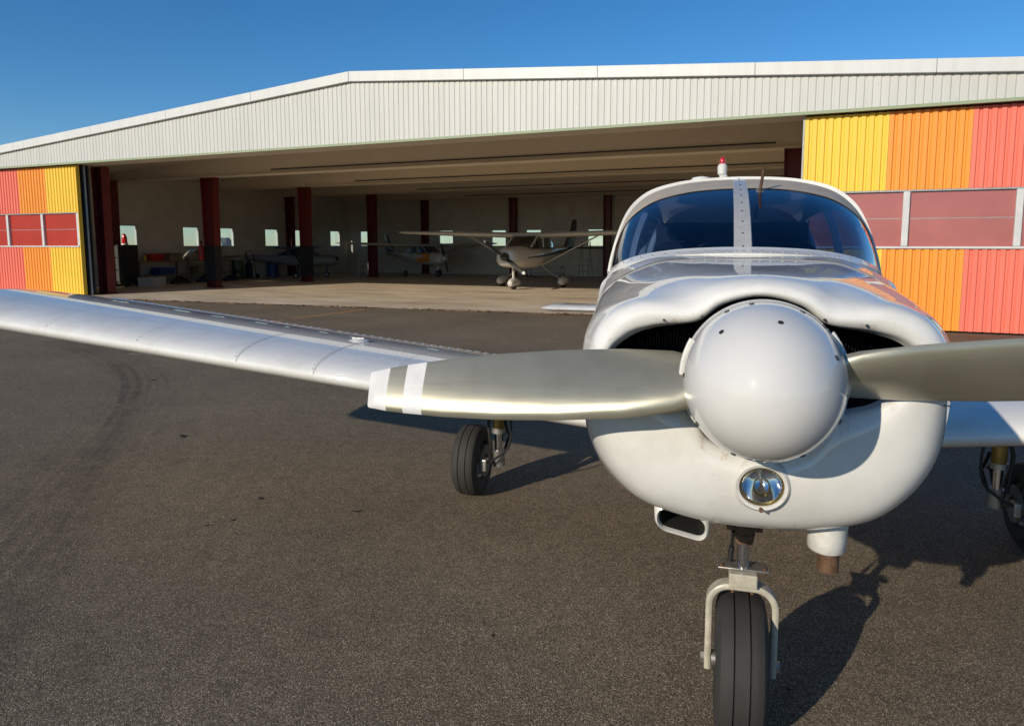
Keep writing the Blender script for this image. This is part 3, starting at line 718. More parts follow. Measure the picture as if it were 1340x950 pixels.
b5 = [(0, 1.40), (.25, 1.40), (.46, 1.405), (.550, 1.415), (.570, 1.330), (.580, 1.2), (.57, .93), (.48, .72), (.26, .68), (0, .67)]
rb = loft([(1.004, b1), (1.22, b2), (1.30, b2b), (1.65, b3), (2.2, b4), (3.42, b5)], nr=10, ns=5)
m = MB(); m.rings([[tuple(p) for p in r] for r in rb]); FU = m.build('fuselage', W_, AC, angle=50)
t1 = [(0, 1.86), (.20, 1.835), (.40, 1.70), (.535, 1.43), (.580, 1.2), (.57, .93), (.48, .72), (.26, .68), (0, .67)]
t2 = [(0, 1.62), (.15, 1.60), (.29, 1.50), (.37, 1.35), (.40, 1.18), (.38, 1.0), (.32, .85), (.18, .80), (0, .79)]
t3 = [(0, 1.36), (.09, 1.35), (.17, 1.28), (.215, 1.19), (.225, 1.1), (.215, 1.0), (.18, .92), (.1, .89), (0, .88)]
t4 = [(0, 1.18), (.02, 1.175), (.04, 1.15), (.05, 1.12), (.055, 1.08), (.05, 1.03), (.04, 1.0), (.02, .98), (0, .975)]
rt = loft([(3.425, t1), (4.4, t2), (5.6, t3), (6.95, t4)], nr=8, ns=6)
m = MB(); m.rings([[tuple(p) for p in r] for r in rt], cap0=True, cap1=True); m.build('tail_cone', W_, AC, angle=60)
# fin and rudder
def slab(secs, n=14):
    """secs: (root point LE (x,y,z), chord, thickness, axis 'x' or 'z' of thickness)"""
    rings = []
    for (x, y, z), c, th, ax_ in secs:
        P = []
        for k in range(2 * n):
            t = math.pi * k / n; xx = (1 - math.cos(t)) / 2 if k <= n else (1 - math.cos(t)) / 2
            yt = 5 * th * (.2969 * math.sqrt(xx) - .126 * xx - .3516 * xx ** 2 + .2843 * xx ** 3 - .1036 * xx ** 4) * (1 if k < n else -1)
            P.append((x + yt * c if ax_ == 'x' else x, y + xx * c, z + yt * c if ax_ == 'z' else z))
        rings.append(P)
    return rings
m = MB(); m.rings(slab([((0, 5.35, 1.25), 1.45, .08, 'x'), ((0, 5.75, 1.8), 1.08, .085, 'x'), ((0, 6.08, 2.27), .76, .09, 'x'), ((0, 6.14, 2.30), .66, .05, 'x')]), cap1=True); FIN = m.build('tail_fin', W_, AC, angle=50)
m = MB(); m.lathe([(0, .03), (.04, .03), (.06, .048), (.14, .052), (.165, .035)], (-.035, 6.38, 2.265), (0, 0, 1), n=20); bc = m.build('beacon', M['white_part'], FIN)
m = MB(); m.lathe([(.166, .030), (.20, .032), (.225, .024), (.24, .008), (.242, .0005)], (-.035, 6.38, 2.265), (0, 0, 1), n=20); m.build('beacon_lens', M['red_lens'], bc)
for s in (-1, 1):
    m = MB(); m.rings(slab([((s * .12, 5.88, .87), .80, .10, 'z'), ((s * 1.70, 5.88, .88), .76, .10, 'z')]), cap0=True, cap1=True); st = m.build('stabilator', W_, AC, angle=50)
    m = MB(); m.rings(slab([((s * 1.702, 5.88, .88), .76, .105, 'z'), ((s * 1.80, 5.88, .88), .76, .105, 'z'), ((s * 1.86, 5.90, .88), .74, .085, 'z'), ((s * 1.90, 5.93, .88), .70, .06, 'z'), ((s * 1.93, 5.98, .88), .6, .025, 'z')]), cap1=True); m.build('tip_cap', M['white_part'], st, angle=50)

# ---- windscreen, roof, cabin
hoop_c = [(.572, 1.70, 1.435), (.566, 1.735, 1.50), (.548, 1.79, 1.60), (.520, 1.86, 1.70), (.482, 1.92, 1.765), (.42, 1.96, 1.818), (.33, 1.985, 1.853), (.20, 2.0, 1.877), (0, 2.005, 1.886)]
base_c = [(.566, 1.64, 1.432), (.54, 1.56, 1.462), (.50, 1.47, 1.486), (.43, 1.37, 1.508), (.34, 1.29, 1.525), (.24, 1.235, 1.536), (.14, 1.208, 1.541), (.06, 1.20, 1.543), (0, 1.199, 1.543)]
def full(c): return [(-x, y, z) for x, y, z in c] + [p for p in c[-2::-1]]
hoop = crom(full(hoop_c), 6); base = crom(full(base_c), 6)
NP = len(hoop); mid = NP // 2
def ws_pt(i, t, off=0.0):
    a, b = np.array(base[i]), np.array(hoop[i]); p = a * (1 - t) + b * t
    L_ = np.linalg.norm(b - a); bul = .095 * 4 * t * (1 - t) * L_ + off
    return p + np.array((p[0] * .35, -.62, .55)) * bul
def ws_patch(i0, i1, t0, t1, off, name, material, parent, nt_=12, thick=.004):
    m = MB(); rows = []
    for th in (0, 1):
        for j in range(nt_ + 1):
            rows.append([tuple(ws_pt(i, t0 + (t1 - t0) * j / nt_, off - th * thick)) for i in range(i0, i1 + 1)])
    n_ = i1 - i0 + 1; v = [q for r_ in rows for q in r_]; F = []
    for th in (0, 1):
        for j in range(nt_):
            for i in range(n_ - 1):
                a = (th * (nt_ + 1) + j) * n_ + i; F.append((a, a + 1, a + n_ + 1, a + n_))
    m.add(v, F); return m.build(name, material, parent, angle=60, fix=False)
ws_patch(1, NP - 2, .69, .998, .0045, 'windscreen_trim', M['trim_beige'], AC, nt_=8)
WSL = ws_patch(0, mid, .0, 1.0, 0, 'windscreen', M['glass'], AC)
WSR = ws_patch(mid, NP - 1, .0, 1.0, 0, 'windscreen', M['glass'], AC)
# centre strip with screws
m = MB(); rows = []
for j in range(15):
    t = -.03 + 1.06 * j / 14; c = ws_pt(mid, t, .006); wd = .034 - .004 * t
    rows.append([(c[0] - wd, c[1] + .004, c[2] - .003), (c[0] - wd * .9, c[1], c[2]), (c[0] + wd * .9, c[1], c[2]), (c[0] + wd, c[1] + .004, c[2] - .003), (c[0] + wd * .9, c[1] + .01, c[2] - .01), (c[0] - wd * .9, c[1] + .01, c[2] - .01)])
m.rings(rows, cap0=True, cap1=True); STR = m.build('centre_strip', M['strip'], AC, angle=25)
m = MB()
for j in range(10):
    c = ws_pt(mid, .04 + .93 * j / 9, .006); d_ = np.array((0, -.62, .55)); m.cyl(tuple(c - d_ * .002), tuple(c + d_ * .0015), .0036, n=8)
m.build('strip_screw', M['screw'], STR, kind='stuff')
# frame hoop around the windscreen (wide white band) and fairing along its base
def band(curve, wo, name, material, parent, r=.5):
    m = MB(); rows = []
    for i, p in enumerate(curve):
        p = np.array(p); a = np.array(curve[max(i - 1, 0)]); b = np.array(curve[min(i + 1, len(curve) - 1)]); t = (b - a) / np.linalg.norm(b - a)
        cen = np.array((0, p[1] + .0, 1.45)); out = p - cen; out -= t * out.dot(t); out /= np.linalg.norm(out); sd = np.cross(t, out)
        rows.append([tuple(p + sd * x + out * y) for x, y in wo])
    m.rings(rows, cap0=True, cap1=True); return m.build(name, material, parent, angle=40)
band(hoop, [(-.012, -.010), (-.012, .006), (-.006, .012), (.008, .013), (.030, .010), (.030, -.012)], 'windscreen_frame', W_, AC)
m = MB(); rows = []
for i, p in enumerate(base):
    p = np.array(p); q = ws_pt(i, .035, .004); nx = .35 if p[0] > 0 else -.35
    k = abs(p[0]) / .57; dr = np.array((np.sign(p[0]) * .012 * k ** 2, -.075 + .03 * k ** 2, -.004 - .012 * k ** 2))
    rows.append([tuple(q + np.array((0, .004, -.008))), tuple(q + np.array((0, -.002, .001))), tuple(p + np.array((0, -.012, .011))), tuple(p + dr * .5 + np.array((0, 0, .009))), tuple(p + dr + np.array((0, 0, .003))), tuple(p + dr + np.array((0, .01, -.012)))])
m.rings(rows, cap0=True, cap1=True); FA = m.build('windscreen_fairing', W_, AC, angle=40)
m = MB()
for i in range(3, NP - 3, 3):
    p = np.array(base[i]); k = abs(p[0]) / .57; dr = np.array((np.sign(p[0]) * .012 * k ** 2, -.075 + .03 * k ** 2, -.004 - .012 * k ** 2)); c = p + dr * .55 + np.array((0, 0, .007))
    m.cyl(tuple(c), tuple(c + np.array((0, -.001, .004))), .0045, n=8)
m.build('fairing_screw', M['rivet'], FA, kind='stuff')
# roof shell
rows = []
arc = [p for p in hoop if p[2] > 1.75]
for y, dz, sx in ((2.03, .010, 1.0), (2.3, .026, 1.01), (2.7, .034, 1.0), (3.1, .018, .97), (3.45, -.012, .93)):
    rows.append([(p[0] * sx, y, p[2] + dz * (1 - (abs(p[0]) / .5) ** 2 * .3)) for p in arc])
for y, dz, sx in ((3.45, -.012, .93), (2.7, .034, 1.0), (2.03, .010, 1.0)):
    rows.append([(p[0] * sx * .97, y, p[2] + dz - .03) for p in arc])
m = MB(); m.rings(rows + [rows[0]], closed=False); ROOF = m.build('cabin_roof', W_, AC, angle=50)
m = MB(); m.lathe([(0, .055), (.02, .055), (.035, .045), (.042, .01), (.0425, .001)], (-.18, 2.25, 1.885), (0, 0, 1), n=24); m.build('roof_vent', M['white_part'], ROOF)
# side windows with posts
for s in (-1, 1):
    rows = []; e = hoop[-1]
    topc = [(s * .487, 1.98, 1.765), (s * .495, 2.5, 1.785), (s * .48, 3.0, 1.775), (s * .45, 3.42, 1.73)]
    botc = [(s * .572, 1.76, 1.43), (s * .582, 2.4, 1.42), (s * .572, 3.0, 1.42), (s * .552, 3.42, 1.42)]
    tc_, bc_ = crom(topc, 5), crom(botc, 5)
    grid = [[tuple(np.array(b) * (1 - t) + np.array(a) * t + np.array((s * .02 * 4 * t * (1 - t), 0, 0))) for t in np.linspace(0, 1, 7)] for a, b in zip(tc_, bc_)]
    m = MB(); m.rings(grid, closed=False); m.build('side_window', M['glass'], AC, fix=False)
    for k in (0, 7, 15):
        m = MB(); m.tube(grid[k], [.022] * 7 if k else [.02] * 7, n=8); m.build('window_post', W_, AC)
    m = MB(); m.tube([q[0] for q in grid], .018, n=8); m.build('window_sill', W_, AC)
    m = MB(); m.tube([q[-1] for q in grid], .020, n=8); m.build('roof_edge', W_, AC)
# glareshield, instrument panel, seats, cabin floor and rear wall
gs = [tuple(np.array(p) * np.array((.955, 1, 1)) + np.array((0, .03, -.012))) for p in base]
m = MB(); rows = [gs, [(p[0], max(p[1] + .12, 1.66), 1.50 - .10 * abs(p[0])) for p in gs], [(p[0], max(p[1] + .13, 1.68), 1.28) for p in gs]]
m.rings(rows, closed=False); m.build('glareshield', M['black'], AC, angle=30)
m = MB(); m.box((-.45, 1.70, 1.10), (.45, 1.715, 1.43)); m.build('instrument_panel', M['black'], AC, smooth=False)
m = MB(); m.box((-.49, 3.36, 1.41), (.49, 3.40, 1.72)); m.build('rear_bulkhead', M['cabin_trim'], AC, smooth=False)
for x in (-.26, .26):
    m = MB()
    m.rings([[(x + a, y, z) for a, z in rrect(0, zc, .21 - dx, .035, .03)] for y, zc, dx in ((2.35, 1.43, .03), (2.36, 1.44, 0))], cap0=True, cap1=True)
    secs = []
    for z, yy, hw in ((1.36, 2.42, .20), (1.44, 2.47, .205), (1.53, 2.53, .19), (1.575, 2.56, .15), (1.59, 2.57, .10)):
        secs.append([(x + a, yy + b, z) for a, b in rrect(0, 0, hw, .05, .045)])
    m.rings(secs, cap1=True); se = m.build('seat', M['seat'], AC, angle=60)
    m = MB(); secs = [[(x + a, 2.585 + b, z) for a, b in rrect(0, 0, hw, .04, .035)] for z, hw in ((1.595, .08), (1.63, .11), (1.68, .105), (1.70, .07))]
    m.rings(secs, cap0=True, cap1=True); m.build('headrest', M['seat'], se, angle=60)
# control yokes behind the glareshield
# thermometer probe through the right-hand pane
c = ws_pt(mid + 3, .64, .0)
m = MB(); m.tube([tuple(c + np.array((-.014, .02, -.115))), tuple(c), tuple(c + np.array((.012, -.05, .10)))], .0065, n=8); pb = m.build('thermometer_probe', M['rust'], WSR)
m = MB(); m.lathe([(-.004, .017), (.004, .017), (.006, .008)], tuple(c), (.1, -.62, .55), n=16); m.build('probe_grommet', M['steel'], pb)

# ---- wings
DI = math.tan(R(5.75)); CH = 1.56; INC = R(3.1)
def airfoil(xc):
    t = .122; yt = 5 * t * (.2969 * math.sqrt(xc) - .126 * xc - .3516 * xc ** 2 + .2843 * xc ** 3 - .1036 * xc ** 4)
    mm, pp = .018, .45
    yc = mm / pp ** 2 * (2 * pp * xc - xc * xc) if xc < pp else mm / (1 - pp) ** 2 * (1 - 2 * pp + 2 * pp * xc - xc * xc)
    return yc + yt, yc - yt
LE_Y, LE_Z = 1.44, .785
def wing_pt(X, xc, upper=True, lift=0.0):
    """X signed span station"""
    a = abs(X); u_, l_ = airfoil(max(xc, 0)); yy = xc * CH; zz = (u_ if upper else l_) * CH + (lift if upper else -lift)
    inc = INC - R(.3) * max(0, a - .55) / 4.3
    y = LE_Y + yy * math.cos(inc) + zz * math.sin(inc); z = LE_Z + DI * (a - .55) - yy * math.sin(inc) + zz * math.cos(inc)
    return (X, y, z)
def wing_section(X, x0, x1, n=18, round_le=True):
    xs = [x0 + (x1 - x0) * (1 - math.cos(math.pi * k / n)) / 2 for k in range(n + 1)]
    return [wing_pt(X, x, True) for x in xs[::-1]] + [wing_pt(X, x, False) for x in (xs[1:] if x0 == 0 else xs)]
TIP = 4.75
for s in (-1, 1):
    xs = [.45] + list(np.linspace(.8, TIP - .2, 12))
    m = MB(); m.rings([wing_section(s * x, 0, .775) for x in xs], cap0=True, cap1=True); WG = m.build('wing', W_, AC, angle=60)
    # rounded tip
    rows = []
    for q, sc_ in ((0, 1), (.08, .97), (.15, .86), (.19, .62), (.205, .3)):
        sec = wing_section(s * (TIP - .2), 0, 1.0); cy_ = LE_Y + .42 * CH; cz_ = LE_Z + DI * (TIP - .75) - .02
        rows.append([(s * (TIP - .198 + q), cy_ + (y - cy_) * (1 - (1 - sc_) * .5), cz_ + q * DI + (z - cz_) * sc_) for _, y, z in sec])
    m = MB(); m.rings(rows, cap0=True, cap1=True); m.build('wing_tip', M['white_part'], WG, angle=50)
    for nm, a, b in (('flap', .62, 2.62), ('aileron', 2.64, TIP - .22)):
        m = MB(); m.rings([wing_section(s * x, .785, 1.0, n=8) for x in np.linspace(a, b, 8)], cap0=True, cap1=True); fl_ = m.build(nm, W_, WG, angle=40)
        # pressed stiffening beads running chordwise
        m = MB(); x = a + .04
        while x < b - .03:
            m.tube([wing_pt(s * x, xc, True, lift) for xc, lift in ((.805, -.004), (.83, .004), (.96, .004), (.985, -.003))], [.004, .009, .008, .003], n=6); x += .062
        m.build('bead', W_, fl_, kind='stuff')
    # chordwise lap seams and rivet rows
    sm_ = MB(); rv = MB()
    for X in (2.0, 2.44):
        rows = []
        for xc in [.0005, .004, .012, .03] + list(np.linspace(.06, .77, 16)):
            p = wing_pt(s * (X - .0012), xc, True, .0009); q = wing_pt(s * (X + .0012), xc, True, .0012); rows.append([p, q])
        sm_.rings(rows, closed=False)
    sm_.build('skin_seam', M['seam'], WG, smooth=False, fix=False)
    def riv(X, xc, up=True, r=.0034):
        p = Vector(wing_pt(s * X, xc, up, 0)); k = []
        for a in range(6):
            t = 2 * math.pi * a / 6; k.append((p.x + math.cos(t) * r, p.y + math.sin(t) * r, p.z + .0005 + (airfoil(max(xc + math.sin(t) * r / CH, 0))[0] - airfoil(xc)[0]) * CH))
        rv.add(k + [(p.x, p.y, p.z + .0024)], [(a, (a + 1) % 6, 6) for a in range(6)])
    for X in (1.2, 1.6, 2.0, 2.44, 3.05, 3.65, 4.2):
        for xc in np.arange(.012, .77, .0155): riv(X + .013, xc)
    for xc in (.16, .40, .62, .765):
        for X in np.arange(.7, TIP - .25, .028): riv(X, xc, True, .0032)
    rv.build('rivet_row', M['rivet'], WG, smooth=False, fix=False, kind='stuff')
    # fuel filler
    p = Vector(wing_pt(s * 2.05, .36, True, 0))
    m = MB(); m.lathe([(-.02, .06), (.002, .06), (.008, .052), (.008, .040)], tuple(p), (0, 0, 1), n=28); fc = m.build('filler_ring', M['white_part'], WG)
    m = MB(); m.lathe([(.0, .040), (.010, .040), (.014, .033), (.015, .001)], tuple(p), (0, 0, 1), n=24)
    m.box((p.x - .036, p.y - .006, p.z + .013), (p.x + .036, p.y + .006, p.z + .020)); m.build('fuel_cap', M['white_part'], fc)
    # wing root walkway and fillet
    rows = [[wing_pt(s * x, xc, True, .0016) for x in np.linspace(.66, 1.02, 4)] for xc in np.linspace(.34, .77, 8)]
    if s < 0:
        pass
# ---- undercarriage
def wheel(parent, c, D, wd, name='tyre', grooves=2):
    r = D / 2; h = wd / 2; P = []
    # tyre cross section (axial, radius) with tread grooves
    sh = [(-.60 * h, r * .50), (-.86 * h, r * .56), (-.99 * h, r * .68), (-1.0 * h, r * .78), (-.94 * h, r * .88), (-.80 * h, r * .95), (-.62 * h, r * .982)]
    tread = []
    for a in ((-.36, .012), (.0, .0), (.36, .012)):
        pass
    gpos = [-.30, .30] if grooves == 2 else [-.45, 0, .45]
    tr = []
    for gq in gpos: tr += [((gq - .035) * h, r * .9965), ((gq - .02) * h, r * .962), ((gq + .02) * h, r * .962), ((gq + .035) * h, r * .9965)]
    sec = sh + [(-.48 * h, r * .992)] + tr + [(.48 * h, r * .992)] + [(-x, y) for x, y in sh[::-1]]
    m = MB(); m.lathe(sec, c, (1, 0, 0), n=72); ty = m.build(name, M['tyre'], parent, angle=28)
    rim = [(-.62 * h, r * .52), (-.66 * h, r * .50), (-.50 * h, r * .44), (-.30 * h, r * .40), (-.28 * h, r * .22), (-.50 * h, r * .18), (-.52 * h, r * .02)]
    m = MB(); m.lathe(rim + [(-x, y) for x, y in rim[::-1]], c, (1, 0, 0), n=40); m.build('rim', M['steel'], parent, angle=30)
    return ty
GX, GY = .012, .665
NG = MB(); NG.cyl((GX, GY, .80), (GX, GY, .655), .030, n=20); NGO = NG.build('nose_gear', M['rust'], AC, angle=30)
m = MB(); m.cyl((GX, GY, .70), (GX, GY, .54), .0185, n=24); m.build('oleo_piston', M['chrome'], NGO)
m = MB(); m.cyl((GX, GY, .66), (GX, GY, .628), .034, .028, n=20); m.box((GX - .055, GY - .01, .668), (GX + .055, GY + .02, .682)); m.build('gland_collar', M['rust'], NGO)
m = MB(); m.cyl((GX - .034, GY + .01, .66), (GX - .036, GY + .03, .57), .005, n=8); m.cyl((GX - .036, GY + .02, .60), (GX - .04, GY + .02, .552), .009, n=8); m.build('torque_link', M['black'], NGO)
m = MB(); m.box((GX - .078, GY - .018, .538), (GX + .078, GY + .05, .545)); m.build('fork_plate', M['steel'], NGO, bevel=.002)
m = MB(); m.box((GX - .043, GY - .045, .492), (GX + .043, GY + .045, .5375)); m.build('fork_block', M['fork'], NGO, smooth=False, bevel=.004)
m = MB()
for sx in (-.066, .066):
    m.cyl((GX + sx, GY - .008, .532), (GX + sx, GY - .008, .552), .005, n=6)
for sx in (-.03, .03): m.cyl((GX + sx, GY - .012, .462), (GX + sx, GY - .012, .474), .006, n=6)
m.build('fork_bolt', M['rust'], NGO, kind='stuff')
hw = .102; fk = []
fk.append((GX - hw, GY, .195)); fk.append((GX - hw, GY, .40))
for k in range(0, 9):
    a = R(180 - 90 * k / 8); fk.append((GX - hw + .065 + math.cos(a) * .065, GY, .418 + math.sin(a) * .065))
for k in range(0, 9):
    a = R(90 - 90 * k / 8); fk.append((GX + hw - .065 + math.cos(a) * .065, GY, .418 + math.sin(a) * .065))
fk.append((GX + hw, GY, .40)); fk.append((GX + hw, GY, .195))
m = MB(); rows = []
for i, p in enumerate(fk):
    a = Vector(fk[max(i - 1, 0)]); b = Vector(fk[min(i + 1, len(fk) - 1)]); t = (b - a).normalized(); nn = Vector((-t.z, 0, t.x)); p = Vector(p)
    rows.append([tuple(p + nn * x + Vector((0, y, 0))) for x, y in ((-.010, -.022), (-.005, -.026), (.005, -.026), (.010, -.022), (.010, .022), (.005, .026), (-.005, .026), (-.010, .022))])
m.rings(rows, cap0=True, cap1=True); m.build('fork', M['fork'], NGO, angle=40)
m = MB(); m.cyl((GX - .122, GY, .222), (GX + .122, GY, .222), .011, n=12); m.cyl((GX - .124, GY, .222), (GX - .112, GY, .222), .019, n=6); m.cyl((GX + .112, GY, .222), (GX + .124, GY, .222), .019, n=6); m.cyl((GX - .09, GY, .222), (GX - .066, GY, .222), .026, n=16); m.build('axle', M['steel'], NGO, angle=30)
wheel(NGO, (GX, GY, .2215), .443, .158)
for s in (-1, 1):
    wx, wy, wz = s * 1.545, 2.52, .2215; sx = s * 1.37
    m = MB(); m.cyl((sx, wy - .01, .86), (sx, wy - .01, .44), .042, .036, n=24); MG = m.build('main_gear', M['brass'], AC, angle=30)
    m = MB(); m.cyl((sx, wy - .01, .47), (sx, wy - .01, .27), .024, n=20); m.build('oleo_piston', M['chrome'], MG)
    m = MB(); m.cyl((sx, wy - .01, .44), (sx, wy - .01, .41), .042, n=16); m.build('gland_ring', M['steel'], MG)
    m = MB(); m.cyl((sx, wy - .01, .30), (sx, wy, .20), .036, .04, n=16); m.cyl((sx - s * .03, wy, wz), (wx + s * .05, wy, wz), .02, n=16); m.build('axle', M['steel'], MG, angle=30)
    m = MB(); m.lathe([(-.004, .045), (-.004, .10), (.004, .10), (.004, .045)], (wx - s * .085, wy, wz), (1, 0, 0), n=40); m.build('brake_disc', M['steel'], MG, angle=30)
    m = MB(); m.box((wx - s * .112 - .018, wy - .125, wz - .035), (wx - s * .112 + .018, wy - .06, wz + .04)); m.build('brake_caliper', M['steel'], MG, smooth=False, bevel=.006)
    m = MB()
    for (p, q) in (((sx - s * .0, wy + .05, .47), (sx, wy + .16, .36)), ((sx, wy + .16, .36), (sx, wy + .04, .24))):
        for k in (-.025, .025): m.cyl((p[0] + k, p[1], p[2]), (q[0] + k * .5, q[1], q[2]), .010, .008, n=8)
    m.build('torque_link', M['black'], MG)
    hs = crom([(sx - s * .03, wy - .03, .60), (sx - s * .075, wy - .05, .57), (sx - s * .095, wy - .05, .47), (sx - s * .085, wy - .05, .36), (sx - s * .05, wy - .05, .30), (sx + s * .02, wy - .09, .25), (wx - s * .12, wy - .10, .24)], 6)
    m = MB(); m.tube([tuple(p) for p in hs], .0075, n=8); m.build('brake_hose', M['black'], MG)
    m = MB(); m.tube([tuple(p) for p in crom([(sx + s * .035, wy + .0, .55), (sx + s * .06, wy - .02, .50), (sx + s * .05, wy - .03, .38), (sx + s * .04, wy - .03, .28)], 5)], .011, n=8); m.build('brake_line', M['black'], MG)
    wheel(MG, (wx, wy, wz), .443, .158)

# ================================================================== INSIDE THE HANGAR
M['c_white'] = mat('hangared_white', (.55, .53, .48), .35, coat=.5, coat_rough=.1, var=.06)
M['c_dark'] = mat('hangared_stripe', (.035, .028, .026), .4)
M['c_orange'] = mat('hangared_orange', (.62, .20, .015), .4, coat=.4)
M['c_grey'] = mat('hangared_grey', (.22, .23, .24), .45)
M['c_blue'] = mat('hangared_blue', (.015, .028, .075), .4, coat=.4)
M['c_glass'] = mat('dark_cabin_glass', (.012, .013, .015), .08, coat=1)
M['cardboard'] = mat('cardboard', (.30, .20, .11), .85, var=.2)
M['toolred'] = mat('tool_red', (.42, .02, .015), .45)
M['wood'] = mat('bench_wood', (.22, .15, .09), .75, var=.3)
M['yellowp'] = mat('yellow_plastic', (.62, .40, .02), .5)
M['navy'] = mat('navy_cloth', (.014, .018, .05), .9, var=.3)

def high_wing(name, label, loc, rz, sc, body, lower, canopy, wing, prop_rot, pants=True, stripe=True):
    P = thing(name, label, 'aircraft', loc, rz, None); P.scale = (sc, sc, sc)
    def hs(w_, t, b, mid_=.5):
        zc = b + (t - b) * mid_
        return [(0, t), (w_ * .6, t - (t - zc) * .10), (w_ * .93, t - (t - zc) * .45), (w_, zc), (w_ * .95, b + (zc - b) * .5), (w_ * .62, b + (zc - b) * .10), (0, b)]
    st = [(.14, hs(.20, 1.30, .98)), (.20, hs(.34, 1.40, .86)), (.5, hs(.46, 1.46, .78)), (1.15, hs(.53, 1.51, .74)), (1.9, hs(.56, 1.52, .72)), (3.0, hs(.52, 1.55, .76)), (4.4, hs(.33, 1.56, .98)), (6.0, hs(.16, 1.50, 1.18)), (7.1, hs(.05, 1.46, 1.28))]
    m = MB(); rr = loft(st, nr=5, ns=3); m.rings([[tuple(p) for p in r] for r in rr], cap0=True, cap1=True); FB = m.build('fuselage', body, P, angle=60)
    if stripe:
        for s in (-1, 1):
            m = MB(); rows = []
            for k in range(14):
                t = k / 13; y = .9 + 5.6 * t; a = max(range(len(rr)), key=lambda i: -abs(rr[i][0][1] - y)); ring = rr[a]
                q = [p for p in ring if p[0] * s >= 0]; zt = 1.12 + .30 * t; hgt = .03 + .12 * t
                def sidex(z): return min(q, key=lambda p: abs(p[2] - z) + (0 if abs(p[0]) > .01 else 9))
                p0, p1 = sidex(zt), sidex(zt - hgt); y = ring[0][1]
                rows.append([(abs(p0[0]) * s + s * .012, y, zt), (abs(p1[0]) * s + s * .012, y, zt - hgt)])
            m.rings(rows, closed=False); m.build('side_stripe', M['c_dark'], FB, smooth=False)
    # lower nose cowl in another colour for two-tone planes
    if lower is not body:
        for s in (-1, 1):
            m = MB(); rows = []
            for y, w_, z0, z1 in ((.9, .535, .95, 1.42), (1.6, .565, .88, 1.44), (2.3, .565, .88, 1.44)):
                rows.append([(s * w_, y, z0), (s * (w_ + .015), y, (z0 + z1) / 2), (s * (w_ - .08), y, z1)])
            m.rings(rows, closed=False); m.build('side_panel', lower, FB)
    # cabin glazing and posts
    m = MB(); sec = []
    for y, w_, z in ((1.22, .42, 1.50), (1.5, .46, 1.66), (1.85, .47, 1.84), (2.6, .47, 1.86), (3.2, .44, 1.84), (3.9, .33, 1.60)):
        sec.append([(-w_ - .04, y, 1.46), (-w_, y, z - .03), (-w_ * .8, y, z), (w_ * .8, y, z), (w_, y, z - .03), (w_ + .04, y, 1.46)])
    m.rings(sec, closed=False); CG = m.build('cabin_glazing', canopy, P, angle=20)
    for s in (-1, 1):
        for (y0, z0, y1, z1, x0, x1) in ((1.30, 1.48, 1.86, 1.85, .47, .475), (2.35, 1.48, 2.35, 1.86, .525, .48), (3.2, 1.5, 3.2, 1.84, .49, .45)):
            m = MB(); m.cyl((s * x0, y0, z0), (s * x1, y1, z1), .030, n=8); m.build('door_post', body, CG)
    m = MB(); m.rings(slab([((-.5, 1.9, 1.90), 1.62, .13, 'z'), ((.5, 1.9, 1.90), 1.62, .13, 'z')]), cap0=True, cap1=True); m.build('wing_centre', wing, P, angle=50)
    for s in (-1, 1):
        m = MB(); m.rings(slab([((s * .5, 1.9, 1.90), 1.62, .125, 'z'), ((s * 2.7, 1.9, 1.96), 1.60, .12, 'z'), ((s * 5.3, 2.05, 2.03), 1.14, .11, 'z'), ((s * 5.48, 2.12, 2.035), 1.0, .06, 'z')]), cap0=True, cap1=True); m.build('wing', wing, P, angle=50)
        m = MB(); rows = []
        for t in (0, 1):
            c = (s * (.50 + 2.1 * t), 2.35 + .12 * t, .84 + 1.06 * t); rows.append([(c[0], c[1] + math.cos(a) * .07, c[2] + math.sin(a) * .028) for a in np.linspace(0, 2 * math.pi, 10, endpoint=False)])
        m.rings(rows, cap0=True, cap1=True); m.build('wing_strut', wing, P)
        m = MB(); rows = []
        for t in np.linspace(0, 1, 5):
            c = (s * (.40 + .80 * t), 2.55, .80 - .52 * t - .05 * math.sin(t * math.pi)); rows.append([(c[0], c[1] + math.cos(a) * .05, c[2] + math.sin(a) * .02) for a in np.linspace(0, 2 * math.pi, 10, endpoint=False)])
        m.rings(rows, cap0=True, cap1=True); m.build('gear_leg', wing, P)
    def wh(x, y, big):
        D = .40; m = MB(); m.lathe([(-.06, .10), (-.075, .15), (-.05, .195), (0, .20), (.05, .195), (.075, .15), (.06, .10)], (x, y, D / 2), (1, 0, 0), n=24); wo = m.build('wheel', M['tyre'], P)
        m = MB(); m.lathe([(-.05, .10), (-.03, .02), (.03, .02), (.05, .10)], (x, y, D / 2), (1, 0, 0), n=16); m.build('hub', M['steel'], wo)
        if pants:
            m = MB(); rows = []
            for yy, r_, zc in ((-.36, .03, .22), (-.32, .11, .22), (-.18, .165, .235), (.02, .175, .245), (.3, .13, .24), (.55, .05, .23), (.62, .01, .225)):
                rows.append([(x + math.cos(a) * r_ * .85, y + yy, zc + math.sin(a) * r_ * (1.0 if math.sin(a) > 0 else .85)) for a in np.linspace(0, 2 * math.pi, 16, endpoint=False)])
            m.rings(rows, cap0=True, cap1=True); m.build('wheel_fairing', wing, P)
    wh(0, .85, 0); wh(-1.22, 2.55, 1); wh(1.22, 2.55, 1)
    m = MB(); m.cyl((0, .80, .80), (0, .85, .36), .045, n=12); m.build('nose_strut', wing, P)
    m = MB(); m.rings(slab([((0, 5.9, 1.45), 1.35, .06, 'x'), ((0, 6.7, 2.1), .85, .07, 'x'), ((0, 7.05, 2.62), .55, .07, 'x')]), cap1=True); m.build('tail_fin', canopy if canopy is not M['c_glass'] else M['c_dark'], P, angle=50)
